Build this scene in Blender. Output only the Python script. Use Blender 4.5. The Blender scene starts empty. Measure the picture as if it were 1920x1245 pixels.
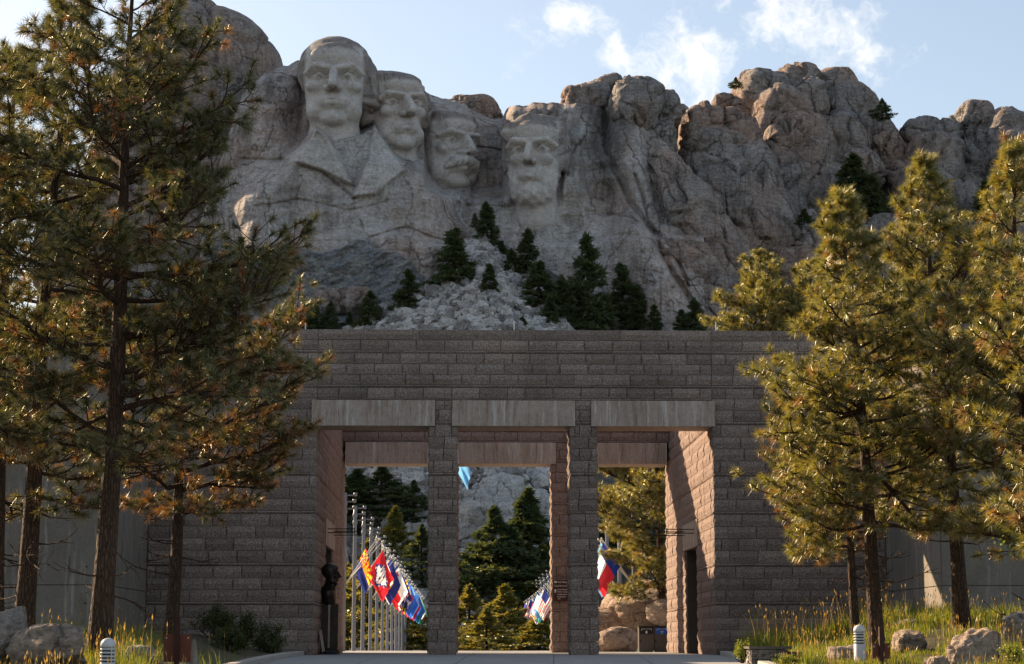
import bpy, bmesh, math, random
import numpy as np
from mathutils import Vector, Matrix

# ------------------------------------------------------------------ camera, sky, sun, exposure
SC = bpy.context.scene
COL = SC.collection
PI = math.pi
IMG_W, IMG_H, FOC, HORIZON, CAM_Z = 1920.0, 1245.0, 3700.0, 1204.0, 0.4
PITCH = math.atan((HORIZON - IMG_H / 2) / FOC)
YAW = math.atan((960 - 873) / FOC)

cam = bpy.data.objects.new('camera', bpy.data.cameras.new('camera'))
COL.objects.link(cam)
cam.location = (0, 0, CAM_Z)
cam.rotation_euler = (PI / 2 + PITCH, 0, -YAW)
cam.data.sensor_fit = 'HORIZONTAL'
cam.data.sensor_width = 36
cam.data.lens = 36 * FOC / IMG_W
cam.data.clip_start = 0.5
cam.data.clip_end = 6000
SC.camera = cam

SUN_AZ = math.radians(46.5)          # to the left of the view, beyond the gate
SUN_EL = math.radians(24.2)
TO_SUN = Vector((-math.sin(SUN_AZ) * math.cos(SUN_EL), math.cos(SUN_AZ) * math.cos(SUN_EL), math.sin(SUN_EL)))
sun = bpy.data.objects.new('sun', bpy.data.lights.new('sun', 'SUN'))
COL.objects.link(sun)
sun.data.energy = 5.0
sun.data.angle = math.radians(0.53)
sun.data.color = (1.0, 0.76, 0.50)
sun.rotation_euler = TO_SUN.to_track_quat('Z', 'Y').to_euler()

SC.view_settings.view_transform = 'Standard'
SC.view_settings.look = 'None'
SC.view_settings.exposure = 1.32
SC.view_settings.gamma = 1.0
SC.view_settings.use_curve_mapping = False
SC.render.engine = 'CYCLES'
SC.cycles.max_bounces = 8
SC.cycles.diffuse_bounces = 5
SC.cycles.transmission_bounces = 4
SC.cycles.transparent_max_bounces = 6
SC.cycles.use_denoising = True

# pixel of the 1920 x 1245 photograph -> point at a given distance beyond the camera
_F = np.array([math.sin(YAW) * math.cos(PITCH), math.cos(YAW) * math.cos(PITCH), math.sin(PITCH)])
_R = np.array([math.cos(YAW), -math.sin(YAW), 0.0])
_U = np.cross(_R, _F)


def P(px, py, Y):
    px, py, Y = np.broadcast_arrays(np.asarray(px, float), np.asarray(py, float), np.asarray(Y, float))
    u = ((px - IMG_W / 2) / FOC)[..., None]
    v = ((IMG_H / 2 - py) / FOC)[..., None]
    d = _F + u * _R + v * _U
    p = d * (Y / d[..., 1])[..., None]
    p = p + np.array([0, 0, CAM_Z])
    return p


def PV(px, py, Y):
    return Vector(P(px, py, Y))


def XP(px, Y):
    return float(P(px, HORIZON, Y)[0])


def ZP(py, Y, px=873):
    return float(P(px, py, Y)[2])


# ------------------------------------------------------------------ node helpers
class NT:
    def __init__(self, tree):
        self.t = tree
        self.n = tree.nodes
        self.l = tree.links

    def new(self, kind, **kw):
        nd = self.n.new(kind)
        for k, v in kw.items():
            setattr(nd, k, v)
        return nd

    def set(self, nd, key, val):
        if hasattr(val, 'is_output'):
            self.l.new(val, nd.inputs[key])
        else:
            nd.inputs[key].default_value = val

    def math(self, op, a, b=0.0, c=None, clamp=False):
        nd = self.new('ShaderNodeMath', operation=op, use_clamp=clamp)
        self.set(nd, 0, a)
        self.set(nd, 1, b)
        if c is not None:
            self.set(nd, 2, c)
        return nd.outputs[0]

    def vmul(self, v, s):
        nd = self.new('ShaderNodeVectorMath', operation='MULTIPLY')
        self.set(nd, 0, v)
        self.set(nd, 1, s)
        return nd.outputs[0]

    def vadd(self, a, b):
        nd = self.new('ShaderNodeVectorMath', operation='ADD')
        self.set(nd, 0, a)
        self.set(nd, 1, b)
        return nd.outputs[0]

    def noise(self, vec, scale, detail=4, rough=0.55, dist=0.0, out=0):
        nd = self.new('ShaderNodeTexNoise')
        if vec is not None:
            self.set(nd, 'Vector', vec)
        self.set(nd, 'Scale', scale)
        self.set(nd, 'Detail', detail)
        self.set(nd, 'Roughness', rough)
        self.set(nd, 'Distortion', dist)
        return nd.outputs[out]

    def voro(self, vec, scale, feature='F1', rand=1.0, out=0):
        nd = self.new('ShaderNodeTexVoronoi', feature=feature)
        if vec is not None:
            self.set(nd, 'Vector', vec)
        self.set(nd, 'Scale', scale)
        self.set(nd, 'Randomness', rand)
        return nd.outputs[out]

    def ramp(self, fac, stops, interp='LINEAR'):
        nd = self.new('ShaderNodeValToRGB')
        cr = nd.color_ramp
        cr.interpolation = interp
        while len(cr.elements) < len(stops):
            cr.elements.new(0.5)
        for e, (pos, c) in zip(cr.elements, stops):
            e.position = pos
            if not hasattr(c, '__len__'):
                c = (c, c, c)
            e.color = (*c[:3], 1)
        self.set(nd, 0, fac)
        return nd.outputs[0]

    def maprange(self, v, a, b, c=0.0, d=1.0, smooth=False):
        nd = self.new('ShaderNodeMapRange')
        nd.clamp = True
        if smooth:
            nd.interpolation_type = 'SMOOTHSTEP'
        self.set(nd, 0, v)
        for i, x in enumerate((a, b, c, d)):
            self.set(nd, i + 1, x)
        return nd.outputs[0]

    def mix(self, fac, a, b, mode='MIX'):
        nd = self.new('ShaderNodeMix', data_type='RGBA', blend_type=mode)
        self.set(nd, 0, fac)
        for k, x in ((6, a), (7, b)):
            if not hasattr(x, 'is_output') and len(x) == 3:
                x = (*x, 1)
            self.set(nd, k, x)
        return nd.outputs[2]

    def bump(self, h, strength=0.5, dist=0.1, normal=None):
        nd = self.new('ShaderNodeBump')
        self.set(nd, 'Height', h)
        self.set(nd, 'Strength', strength)
        self.set(nd, 'Distance', dist)
        if normal is not None:
            self.set(nd, 'Normal', normal)
        return nd.outputs[0]

    def pos(self):
        return self.new('ShaderNodeNewGeometry').outputs['Position']

    def obj(self):
        return self.new('ShaderNodeTexCoord').outputs['Object']

    def objrand(self):
        return self.new('ShaderNodeObjectInfo').outputs['Random']

    def attr(self, name, out='Fac'):
        nd = self.new('ShaderNodeAttribute')
        nd.attribute_name = name
        return nd.outputs[out]


def material(name, fn):
    m = bpy.data.materials.new(name)
    m.use_nodes = True
    t = NT(m.node_tree)
    b = m.node_tree.nodes['Principled BSDF']
    b.inputs['Specular IOR Level'].default_value = 0.25
    fn(t, b)
    return m


# ------------------------------------------------------------------ world: sky with wisps of cloud
world = bpy.data.worlds.new('World')
SC.world = world
world.use_nodes = True
wt = NT(world.node_tree)
bg = world.node_tree.nodes['Background']
sky = wt.new('ShaderNodeTexSky', sky_type='NISHITA')
sky.sun_disc = False
sky.sun_elevation = SUN_EL
sky.sun_rotation = -SUN_AZ
sky.altitude = 1500
sky.air_density = 1.0
sky.dust_density = 3.0
sky.ozone_density = 1.0
wdir = wt.new('ShaderNodeTexCoord').outputs['Generated']
warp = wt.noise(wdir, 10.0, 5, 0.62, 0.0, 1)
wv = wt.vadd(wdir, wt.vmul(wt.vadd(warp, (-.5, -.5, -.5)), (.11, .11, .11)))
puff = wt.noise(wt.vmul(wv, (1.0, 1.0, 0.8)), 27.0, 12, 0.64, 0.3)
puff = wt.maprange(puff, 0.27, 0.73, -1.0, 1.0)
low = wt.noise(wt.vadd(wdir, (2.3, .7, 5.1)), 4.0, 3, 0.5)
cover = wt.maprange(low, 0.58, 0.85, -1.2, 0.6)            # loose cloud over the rest of the sky
for (cx, cy, rx, ry, s) in ((1030, 12, 80, 42, 1.0), (1128, 100, 50, 75, 1.0), (1285, 125, 135, 110, 1.55), (1505, 50, 120, 110, 1.35), (1590, 130, 70, 90, .8), (1400, -30, 110, 60, .8)):
    c = Vector(P(cx, cy, 100) - np.array([0, 0, CAM_Z])).normalized()
    ax = Vector(P(cx + rx, cy, 100) - np.array([0, 0, CAM_Z])).normalized() - c
    ay = Vector(P(cx, cy - ry, 100) - np.array([0, 0, CAM_Z])).normalized() - c
    dv = wt.new('ShaderNodeVectorMath', operation='SUBTRACT')
    wt.set(dv, 0, wv)
    wt.set(dv, 1, tuple(c))
    comps = []
    for a in (ax, ay):
        dt = wt.new('ShaderNodeVectorMath', operation='DOT_PRODUCT')
        wt.set(dt, 0, dv.outputs[0])
        wt.set(dt, 1, tuple(a / a.length_squared))
        comps.append(dt.outputs['Value'])
    r2 = wt.math('SQRT', wt.math('ADD', wt.math('POWER', wt.math('ABSOLUTE', comps[0]), 2.0), wt.math('POWER', wt.math('ABSOLUTE', comps[1]), 2.0)))
    front = wt.new('ShaderNodeVectorMath', operation='DOT_PRODUCT')
    wt.set(front, 0, wdir)
    wt.set(front, 1, tuple(c))
    m = wt.maprange(r2, 1.9, 0.0, -0.85, s - .6)
    m = wt.math('ADD', wt.math('MULTIPLY', wt.math('ADD', m, 2.0), wt.math('GREATER_THAN', front.outputs['Value'], 0.0)), -2.0)
    cover = wt.math('MAXIMUM', cover, m)
dens = wt.math('ADD', puff, wt.math('ADD', cover, 0.22))
dens = wt.maprange(dens, 0.0, 1.3, 0.0, 1.0, True)
skyhaze = wt.mix(0.30, wt.mix(1.0, sky.outputs[0], (1.06, .97, .86), 'MULTIPLY'), (2.0, 2.15, 2.25))
skycol = wt.mix(wt.math('MULTIPLY', dens, 0.95), skyhaze, (4.7, 4.65, 4.6))
wt.l.new(skycol, bg.inputs[0])
bg.inputs[1].default_value = 0.10


# ------------------------------------------------------------------ numpy noise
def _h(ix, iy, iz, seed):
    with np.errstate(over='ignore'):
        n = (ix.astype(np.uint32) * np.uint32(374761393) + iy.astype(np.uint32) * np.uint32(668265263)
             + iz.astype(np.uint32) * np.uint32(2147483647 - 58) + np.uint32((seed * 144665) & 0xffffffff))
        n = (n ^ (n >> np.uint32(13))) * np.uint32(1274126177)
        n = (n ^ (n >> np.uint32(16))) * np.uint32(2246822519)
        n = n ^ (n >> np.uint32(15))
    return n.astype(np.float64) / 2147483648.0 - 1.0


def vnoise(p, seed=0):
    p = np.asarray(p, float)
    i = np.floor(p).astype(np.int64)
    f = p - i
    f = f * f * f * (f * (f * 6 - 15) + 10)
    out = 0
    for dx in (0, 1):
        wx = f[..., 0] if dx else 1 - f[..., 0]
        for dy in (0, 1):
            wy = f[..., 1] if dy else 1 - f[..., 1]
            for dz in (0, 1):
                wz = f[..., 2] if dz else 1 - f[..., 2]
                out = out + wx * wy * wz * _h(i[..., 0] + dx, i[..., 1] + dy, i[..., 2] + dz, seed)
    return out


def fbm(p, octv=4, seed=0, gain=0.5, ridged=False):
    a, s, o = 1.0, 0.0, 0.0
    p = np.asarray(p, float)
    for k in range(octv):
        n = vnoise(p, seed + k * 17)
        if ridged:
            n = 1 - 2 * np.abs(n)
        s = s + a * n
        o += a
        a *= gain
        p = p * 2.03 + 11.3
    return s / o


def sstep(a, b, x):
    t = np.clip((x - a) / (b - a), 0, 1)
    return t * t * (3 - 2 * t)


# ------------------------------------------------------------------ mesh helpers
def make_mesh(name, V, polys, mats=(), midx=None, smooth=False, attrs=None):
    """V (n,3); polys: list of int arrays each (k,3) or (k,4)."""
    V = np.asarray(V, np.float32)
    me = bpy.data.meshes.new(name)
    me.vertices.add(len(V))
    me.vertices.foreach_set('co', V.ravel())
    loops = np.concatenate([np.asarray(f, np.int32).ravel() for f in polys])
    tot = np.concatenate([np.full(len(f), np.asarray(f).shape[1], np.int32) for f in polys])
    start = np.concatenate([[0], np.cumsum(tot)[:-1]]).astype(np.int32)
    me.loops.add(len(loops))
    me.loops.foreach_set('vertex_index', loops)
    me.polygons.add(len(tot))
    me.polygons.foreach_set('loop_start', start)
    me.polygons.foreach_set('loop_total', tot)
    if midx is not None:
        me.polygons.foreach_set('material_index', np.asarray(midx, np.int32))
    me.polygons.foreach_set('use_smooth', np.full(len(tot), bool(smooth)))
    for m in mats:
        me.materials.append(m)
    if attrs:
        for k, val in attrs.items():
            a = me.attributes.new(k, 'FLOAT', 'POINT')
            a.data.foreach_set('value', np.asarray(val, np.float32))
    me.update(calc_edges=True)
    me.validate()
    return me


def link(name, me, parent=None):
    o = bpy.data.objects.new(name, me)
    COL.objects.link(o)
    if parent is not None:
        o.parent = parent
    return o


def tag(o, label=None, cat=None, group=None, kind=None):
    if label:
        o['label'] = label
    if cat:
        o['category'] = cat
    if group:
        o['group'] = group
    if kind:
        o['kind'] = kind
    return o


def empty(name, loc, rz=0.0):
    o = bpy.data.objects.new(name, None)
    COL.objects.link(o)
    o.location = loc
    o.rotation_euler = (0, 0, rz)
    return o


class MB:
    """collects shapes into one mesh"""

    def __init__(self):
        self.V, self.Q, self.T, self.n = [], [], [], 0
        self.mq, self.mt = [], []

    def add(self, V, F, mi=0):
        V = np.asarray(V, float)
        F = np.asarray(F, int)
        if F.shape[1] == 4:
            self.Q.append(F + self.n)
            self.mq.append(np.full(len(F), mi))
        else:
            self.T.append(F + self.n)
            self.mt.append(np.full(len(F), mi))
        self.V.append(V)
        self.n += len(V)

    def box(self, x0, x1, y0, y1, z0, z1, mi=0, M=None):
        V = np.array([[x, y, z] for z in (z0, z1) for y in (y0, y1) for x in (x0, x1)], float)
        if M is not None:
            V = V @ np.array(M.to_3x3()).T + np.array(M.to_translation())
        F = [[0, 2, 3, 1], [4, 5, 7, 6], [0, 1, 5, 4], [2, 6, 7, 3], [0, 4, 6, 2], [1, 3, 7, 5]]
        self.add(V, F, mi)

    def tube(self, pts, radii, n=8, mi=0, cap=True):
        pts = np.asarray(pts, float)
        radii = np.broadcast_to(np.asarray(radii, float), (len(pts),))
        d = np.gradient(pts, axis=0)
        d /= np.linalg.norm(d, axis=1, keepdims=True) + 1e-9
        ref = np.array([0, 0, 1.0]) if abs(d[0, 2]) < 0.8 else np.array([1.0, 0, 0])
        rings = []
        a = np.arange(n) / n * 2 * PI
        for p, t, r in zip(pts, d, radii):
            s = np.cross(ref, t)
            s /= np.linalg.norm(s) + 1e-9
            b = np.cross(t, s)
            rings.append(p + r * (np.cos(a)[:, None] * s + np.sin(a)[:, None] * b))
        V = np.concatenate(rings)
        k = np.arange(n)
        F = []
        for i in range(len(pts) - 1):
            F.append(np.stack([i * n + k, i * n + (k + 1) % n, (i + 1) * n + (k + 1) % n, (i + 1) * n + k], 1))
        base = self.n
        self.add(V, np.concatenate(F), mi)
        if cap:
            for i in (0, len(pts) - 1):
                c = len(self.V)
                ring = i * n + k
                Vc = np.array([pts[i]])
                self.V.append(Vc)
                ci = self.n
                self.n += 1
                tri = np.stack([base + ring, np.full(n, ci), base + np.roll(ring, -1)], 1)
                if i:
                    tri = tri[:, ::-1]
                self.T.append(tri)
                self.mt.append(np.full(n, mi))

    def lathe(self, prof, n=16, mi=0, M=None):
        prof = np.asarray(prof, float)
        a = np.arange(n) / n * 2 * PI
        V = np.concatenate([np.stack([r * np.cos(a), r * np.sin(a), np.full(n, z)], 1) for r, z in prof])
        if M is not None:
            V = V @ np.array(M.to_3x3()).T + np.array(M.to_translation())
        k = np.arange(n)
        F = [np.stack([i * n + k, i * n + (k + 1) % n, (i + 1) * n + (k + 1) % n, (i + 1) * n + k], 1) for i in range(len(prof) - 1)]
        self.add(V, np.concatenate(F), mi)

    def mesh(self, name, mats=(), smooth=False, attrs=None):
        polys, mi = [], []
        if self.Q:
            polys.append(np.concatenate(self.Q))
            mi.append(np.concatenate(self.mq))
        if self.T:
            polys.append(np.concatenate(self.T))
            mi.append(np.concatenate(self.mt))
        return make_mesh(name, np.concatenate(self.V), polys, mats, np.concatenate(mi), smooth, attrs)

    def build(self, name, mats, parent=None, smooth=False):
        if not isinstance(mats, (list, tuple)):
            mats = [mats]
        return link(name, self.mesh(name, mats, smooth), parent)


def copy_tree(o, parent=None):
    c = o.copy()
    COL.objects.link(c)
    c.parent = parent
    for ch in list(o.children):
        copy_tree(ch, c)
    return c


def grid_faces(nu, nv):
    i, j = np.meshgrid(np.arange(nu - 1), np.arange(nv - 1), indexing='ij')
    a = (i * nv + j).ravel()
    return np.stack([a, a + nv, a + nv + 1, a + 1], 1)


def cap_dirs(n, ang):
    """n x n grid of directions around -Y (towards the camera), out to ang from it"""
    g = np.linspace(-1, 1, n)
    a, b = np.meshgrid(g, g, indexing='ij')
    r = np.maximum(np.abs(a), np.abs(b))
    big = np.abs(a) > np.abs(b)
    with np.errstate(divide='ignore', invalid='ignore'):
        ph = np.where(big, PI / 4 * b / np.where(a == 0, 1, a), PI / 2 - PI / 4 * a / np.where(b == 0, 1, b))
    rr = np.where(big, a, b)
    x, z = rr * np.cos(ph), rr * np.sin(ph)
    r = np.sqrt(x * x + z * z)
    rad = r * math.sin(ang / 2)
    th = 2 * np.arcsin(np.clip(rad, 0, 1))
    s = np.where(r > 1e-9, np.sin(th) / np.where(r > 1e-9, r, 1), 0)
    return np.stack([x * s, -np.cos(th), z * s], -1)

# ------------------------------------------------------------------ the carved heads
def sd_ell(p, c, r):
    q = p - np.array(c)
    r = np.array(r)
    k0 = np.linalg.norm(q / r, axis=-1)
    k1 = np.linalg.norm(q / (r * r), axis=-1)
    return k0 * (k0 - 1) / (k1 + 1e-9)


def sd_cap(p, a, b, ra, rb):
    a, b = np.array(a, float), np.array(b, float)
    ab = b - a
    t = np.clip(((p - a) @ ab) / (ab @ ab), 0, 1)
    return np.linalg.norm(p - a - t[..., None] * ab, axis=-1) - (ra + (rb - ra) * t)


def smin(a, b, k):
    h = np.clip(0.5 + 0.5 * (b - a) / k, 0, 1)
    return b + (a - b) * h - k * h * (1 - h)


def smax(a, b, k):
    return -smin(-a, -b, k)


def head_sdf(p, o):
    """face looks along +z, x to the viewer's right, y up; face half width about 1"""
    m = p.copy()
    m[..., 0] = np.abs(m[..., 0])                     # mirrored features
    fw, jw = o.get('face_w', 1.0), o.get('jaw_w', 1.0)
    d = sd_ell(m, (0, .55, -.35), (.93 * fw, 1.08, 1.1))            # cranium
    d = smin(d, sd_ell(m, (0, -.22, .0), (.78 * fw, 1.22, .78)), .22)
    d = smin(d, sd_ell(m, (.40 * jw, -.92, .18), (.34, .40, .50)), .16)   # jaw corners
    d = smin(d, sd_ell(m, (0, -1.26, .52), (.34 * jw, .25, .36)), .12)   # chin
    d = smin(d, sd_ell(m, (.50 * fw, -.18, .54), (.25, .20, .24)), .14)  # cheekbones
    d = smin(d, sd_ell(m, (0, .88, .52), (.62 * fw, .48, .42)), .2)      # forehead
    br = o.get('brow', .11)
    d = smin(d, sd_cap(m, (.12, .37, .92), (.50, .46, .80), br, br), .06)
    d = smin(d, sd_cap(m, (.50, .46, .80), (.74, .27, .52), br, br * .8), .06)
    # eye sockets, balls, lids, drilled pupils
    d = smax(d, -sd_ell(m, (.37, .10, 1.02), (.31, .175, .46)), .04)
    d = smin(d, sd_ell(m, (.38, .07, .55), (.21, .15, .22)), .02)
    lid = o.get('lid', .165) - .02
    d = smin(d, sd_cap(m, (.19, lid - .05, .70), (.37, lid + .05, .76), .050, .055), .015)
    d = smin(d, sd_cap(m, (.37, lid + .05, .76), (.58, lid - .06, .64), .055, .045), .015)
    d = smin(d, sd_cap(m, (.22, -.04, .68), (.52, -.05, .64), .040, .040), .02)
    d = smax(d, -sd_cap(m, (.38, .06, .70), (.38, .06, 1.0), .075, .075), .015)
    # nose
    ns = o.get('nose', 1.0)
    d = smin(d, sd_cap(m, (0, .34, .88), (0, -.30, 1.02 + .27 * ns), .10, .125 * ns), .05)
    d = smin(d, sd_ell(m, (.155 * ns, -.36, 1.00), (.105, .10, .17)), .03)
    d = smax(d, -sd_ell(m, (.09, -.52, 1.08), (.065, .07, .14)), .02)
    # mouth
    d = smin(d, sd_ell(m, (0, -.72, .66), (.44, .30, .27)), .12)
    mw = o.get('mouth', .34)
    d = smin(d, sd_cap(m, (0, -.65, .93), (mw, -.71, .80), .065, .03), .03)
    d = smin(d, sd_cap(m, (0, -.83, .92), (mw * .75, -.80, .80), .075, .03), .03)
    d = smax(d, -sd_cap(m, (0, -.738, 1.04), (mw * 1.2, -.76, .88), .055, .05), .012)
    d = smax(d, -sd_ell(m, (0, -1.00, .98), (.24, .07, .12)), .05)
    d = smax(d, -sd_cap(m, (.24, -.42, 1.02), (.46, -.80, .92), .045, .045), .07)     # fold beside the mouth
    if 'hollow' in o:
        d = smax(d, -sd_ell(m, (.60, -.62, .80), (.16, .34, .26)), o['hollow'])
    # ears
    if o.get('ears', True):
        d = smin(d, sd_ell(m, (.95 * fw, -.02, -.10), (.10, .30, .20)), .06)
    hs = o.get('hair')
    h = None
    wav = .03
    if hs == 'wig':
        h = sd_ell(m, (0, .66, -.46), (1.04, 1.24, 1.10))
        h = smax(h, -sd_ell(m, (0, .35, .70), (.68, .86, .9)), .03)
        h = smin(h, sd_ell(p, (.96, .02, -.35), (.26, .85, .5)), .25)
        h = smin(h, sd_cap(p, (1.02, -.28, .0), (1.20, -.36, -.2), .17, .12), .06)
        h = smin(h, sd_cap(p, (1.02, -.56, .0), (1.16, -.62, -.2), .15, .11), .06)
        wav = .012
    elif hs == 'full':
        h = sd_ell(m, (0, .80, -.34), (1.08, 1.02, 1.05))
        h = smin(h, sd_ell(m, (.98, .18, -.22), (.22, .75, .5)), .2)
        h = smin(h, sd_cap(p, (-.62, 1.32, .42), (.40, 1.14, .46), .24, .22), .3)
        wav = .02
    elif hs == 'short':
        h = sd_ell(m, (0, .86, -.42), (1.02, .92, 1.04))
        h = smin(h, sd_cap(p, (-.62, 1.30, .35), (.55, 1.38, .36), .2, .2), .25)
        wav = .02
    elif hs == 'shag':
        h = sd_ell(m, (0, .92, -.38), (1.06, .92, 1.06))
        h = smax(h, -sd_ell(m, (0, .30, .75), (.66, .84, .8)), .04)
        h = smin(h, sd_cap(p, (-.8, .95, .30), (-.1, 1.50, .36), .26, .22), .25)
        h = smin(h, sd_ell(m, (.96, .1, -.2), (.16, .6, .35)), .2)
        wav = .025
    if h is not None:
        h = h + wav * np.sin(p[..., 1] * 15 + 4 * np.sin(p[..., 0] * 3)) * np.cos(p[..., 0] * 7)
        d = smin(d, h, .03)
    if o.get('moustache'):
        q = sd_cap(m, (.03, -.58, 1.04), (.34, -.66, .90), .16, .15)
        q = smin(q, sd_cap(m, (.34, -.66, .90), (.56, -.84, .68), .15, .07), .08)
        q = q + .02 * np.sin(m[..., 0] * 40)
        d = smin(d, q, .04)
        # spectacles carved as ridges over the nose and cheeks
        rr = np.sqrt((m[..., 0] - .38) ** 2 + (m[..., 1] - .06) ** 2)
        ring = np.sqrt((rr - .30) ** 2 + (m[..., 2] - .80) ** 2) - .022
        d = smin(d, np.where(m[..., 1] < -.02, ring + .010, 9), .05)
    if o.get('beard'):
        q = sd_ell(m, (0, -1.34, .42), (.52, .42, .50))
        q = smin(q, sd_cap(m, (.74, -.35, .06), (.46, -1.24, .30), .17, .26), .12)
        q = q + .03 * np.sin(p[..., 1] * 19 + 3 * p[..., 0]) * np.sin(p[..., 0] * 13)
        lipfree = sd_ell(m, (0, -.74, .92), (.44, .26, .5))
        q = smax(q, -lipfree, .06)
        d = smin(d, q, .05)
    # neck
    d = smin(d, sd_cap(m, (0, -.9, -.25), (0, -2.0, -.35), .62, .75), .2)
    return d


def head_points(o, n=122, ang=math.radians(128)):
    D = cap_dirs(n, ang)                    # front is -Y
    dirs = np.stack([D[..., 0], D[..., 2], -D[..., 1]], -1).reshape(-1, 3)    # to the face frame
    c = np.array([0, -.12, -.15])
    t = np.full(len(dirs), 2.6)
    for _ in range(34):                     # march inwards from outside
        dd = head_sdf(c + dirs * t[:, None], o)
        t = np.maximum(t - dd * 0.62, 0.2)
    # ride out to the first surface from the outside; polish by a few bisection-like steps
    for _ in range(6):
        dd = head_sdf(c + dirs * t[:, None], o)
        t = np.maximum(t - dd * 0.4, 0.2)
    return c + dirs * t[:, None]


def carve_head(name, o, px, py, Y, ux, uy, uyt, yaw, pitch, roll, mat_, n=122, seed=1):
    """px, py: where the point between the eyes stands; ux, uy, uyt: scale across, below and above the eyes (photo pixels)"""
    p = head_points(o, n)
    p = p + (0.012 * fbm(p * 5, 3, seed) + 0.016 * fbm(p * 2.1, 2, seed + 5))[:, None] * np.array([.2, .2, 1])
    hairy = np.maximum(sstep(.95, 1.18, p[:, 1] - .3 * (p[:, 2] < .3)), sstep(.42, .2, p[:, 2]) * sstep(.72, .85, np.abs(p[:, 0])))
    q = p - np.array([0, .12, .55])
    k = Y / FOC
    q = q * np.array([ux, uy, (ux + uy) / 2]) * k
    q[:, 1] = np.where(q[:, 1] > 0, q[:, 1] * uyt / uy, q[:, 1])
    V = np.stack([q[:, 0], -q[:, 2], q[:, 1]], 1)
    R = (Matrix.Rotation(yaw, 3, 'Z') @ Matrix.Rotation(pitch, 3, 'X') @ Matrix.Rotation(roll, 3, 'Y'))
    V = V @ np.array(R).T
    c = P(px, py, Y)
    o_ = link(name, make_mesh(name, V, [grid_faces(n, n)], [mat_], None, True, {'fresh': .85 - .85 * hairy, 'stain': .62 * hairy}))
    o_.location = Vector(c)
    return o_

# ------------------------------------------------------------------ stone
def rock_material(name, cold, warm, dark, scale=1.0, streak=0.5, bumpd=0.5, lichen=0.0, veins=.34, con=1.0):
    def fn(t, b):
        p = t.pos()
        s = scale
        big = t.noise(p, .045 * s, 5, .62, .4)
        mid = t.noise(p, .22 * s, 6, .65, .2)
        fine = t.noise(p, 1.6 * s, 6, .72)
        col = t.mix(t.maprange(big, .42, .62), cold, warm)
        col = t.mix(t.maprange(mid, .60, .30, 0, .55), col, dark)
        st = t.noise(t.vmul(p, (1, 1, .06)), .7 * s, 6, .7, .3)
        col = t.mix(t.math('MULTIPLY', t.maprange(st, .50, .72), streak), col, dark)
        lt = t.noise(t.vmul(p, (1, 1, .12)), .8 * s, 4, .6)
        col = t.mix(t.math('MULTIPLY', t.maprange(lt, .56, .74), streak * .5), col, (.44, .42, .40))
        # thin pale and dark veins, nearly level
        warpv = t.vadd(p, t.vmul(t.noise(p, .10 * s, 4, .6, 0, 1), (9 / s, 9 / s, 9 / s)))
        vein = t.voro(t.vmul(warpv, (.5, .5, 1.5)), .11 * s, 'DISTANCE_TO_EDGE')
        col = t.mix(t.maprange(vein, .0, .03, veins, 0), col, (.45, .43, .42))
        vein2 = t.voro(t.vmul(t.vadd(warpv, (37, 11, 5)), (1, 1, .33)), .10 * s, 'DISTANCE_TO_EDGE')
        dk = t.math('MULTIPLY', t.maprange(vein2, .0, .022, .8, 0), t.maprange(mid, .36, .5))
        col = t.mix(dk, col, (.05, .045, .04))
        if lichen:
            col = t.mix(t.maprange(t.noise(p, .5 * s, 5, .7), .58, .7, 0, lichen), col, (.16, .16, .08))
        fr = t.attr('fresh')
        col = t.mix(t.math('MULTIPLY', fr, t.maprange(mid, .3, .6, .62, .82)), col, t.mix(t.maprange(t.noise(p, .5 * s, 5, .6), .35, .68), (.43, .395, .37), (.56, .53, .50)))
        stn = t.math('MULTIPLY', t.attr('stain'), t.maprange(t.noise(t.vmul(p, (1, 1, .3)), .35 * s, 5, .65), .25, .6, .35, 1.0))
        col = t.mix(stn, col, (.085, .070, .062))
        sch = t.attr('schist')
        lay = t.noise(t.vmul(t.vadd(p, t.vmul(t.noise(p, .12, 4, .6, 0, 1), (10, 10, 10))), (.35, .35, 2.2)), .9, 5, .7)
        col = t.mix(sch, col, t.ramp(lay, [(.28, (.075, .08, .092)), (.48, (.19, .197, .21)), (.58, (.25, .24, .215)), (.70, (.40, .385, .37))]))
        hz = t.noise(t.vadd(t.vmul(p, (.22, .22, 1.6)), t.vmul(t.noise(p, .3, 3, .5, 0, 1), (.5, .5, .9))), 1.1 * s, 6, .75)
        col = t.mix(con, col, t.ramp(hz, [(.30, .72), (.46, 1.15), (.56, 1.22), (.68, 1.5)]), 'MULTIPLY')
        col = t.mix(con, col, t.ramp(fine, [(.30, .52), (.5, 1.10), (.70, 1.5)]), 'MULTIPLY')
        b.inputs['Roughness'].default_value = .95
        b.inputs['Specular IOR Level'].default_value = .1
        t.set(b, 'Base Color', col)
        h = t.math('ADD', t.math('MULTIPLY', mid, 2.2), t.math('MULTIPLY', fine, .45))
        h = t.math('ADD', h, t.math('MULTIPLY', t.maprange(vein2, 0, .05), .35))
        h = t.math('ADD', h, t.math('MULTIPLY', st, .5))
        h = t.math('ADD', h, t.math('MULTIPLY', hz, .7))
        t.set(b, 'Normal', t.bump(h, 1.0, 1.6 * bumpd / s))
    return material(name, fn)


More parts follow.
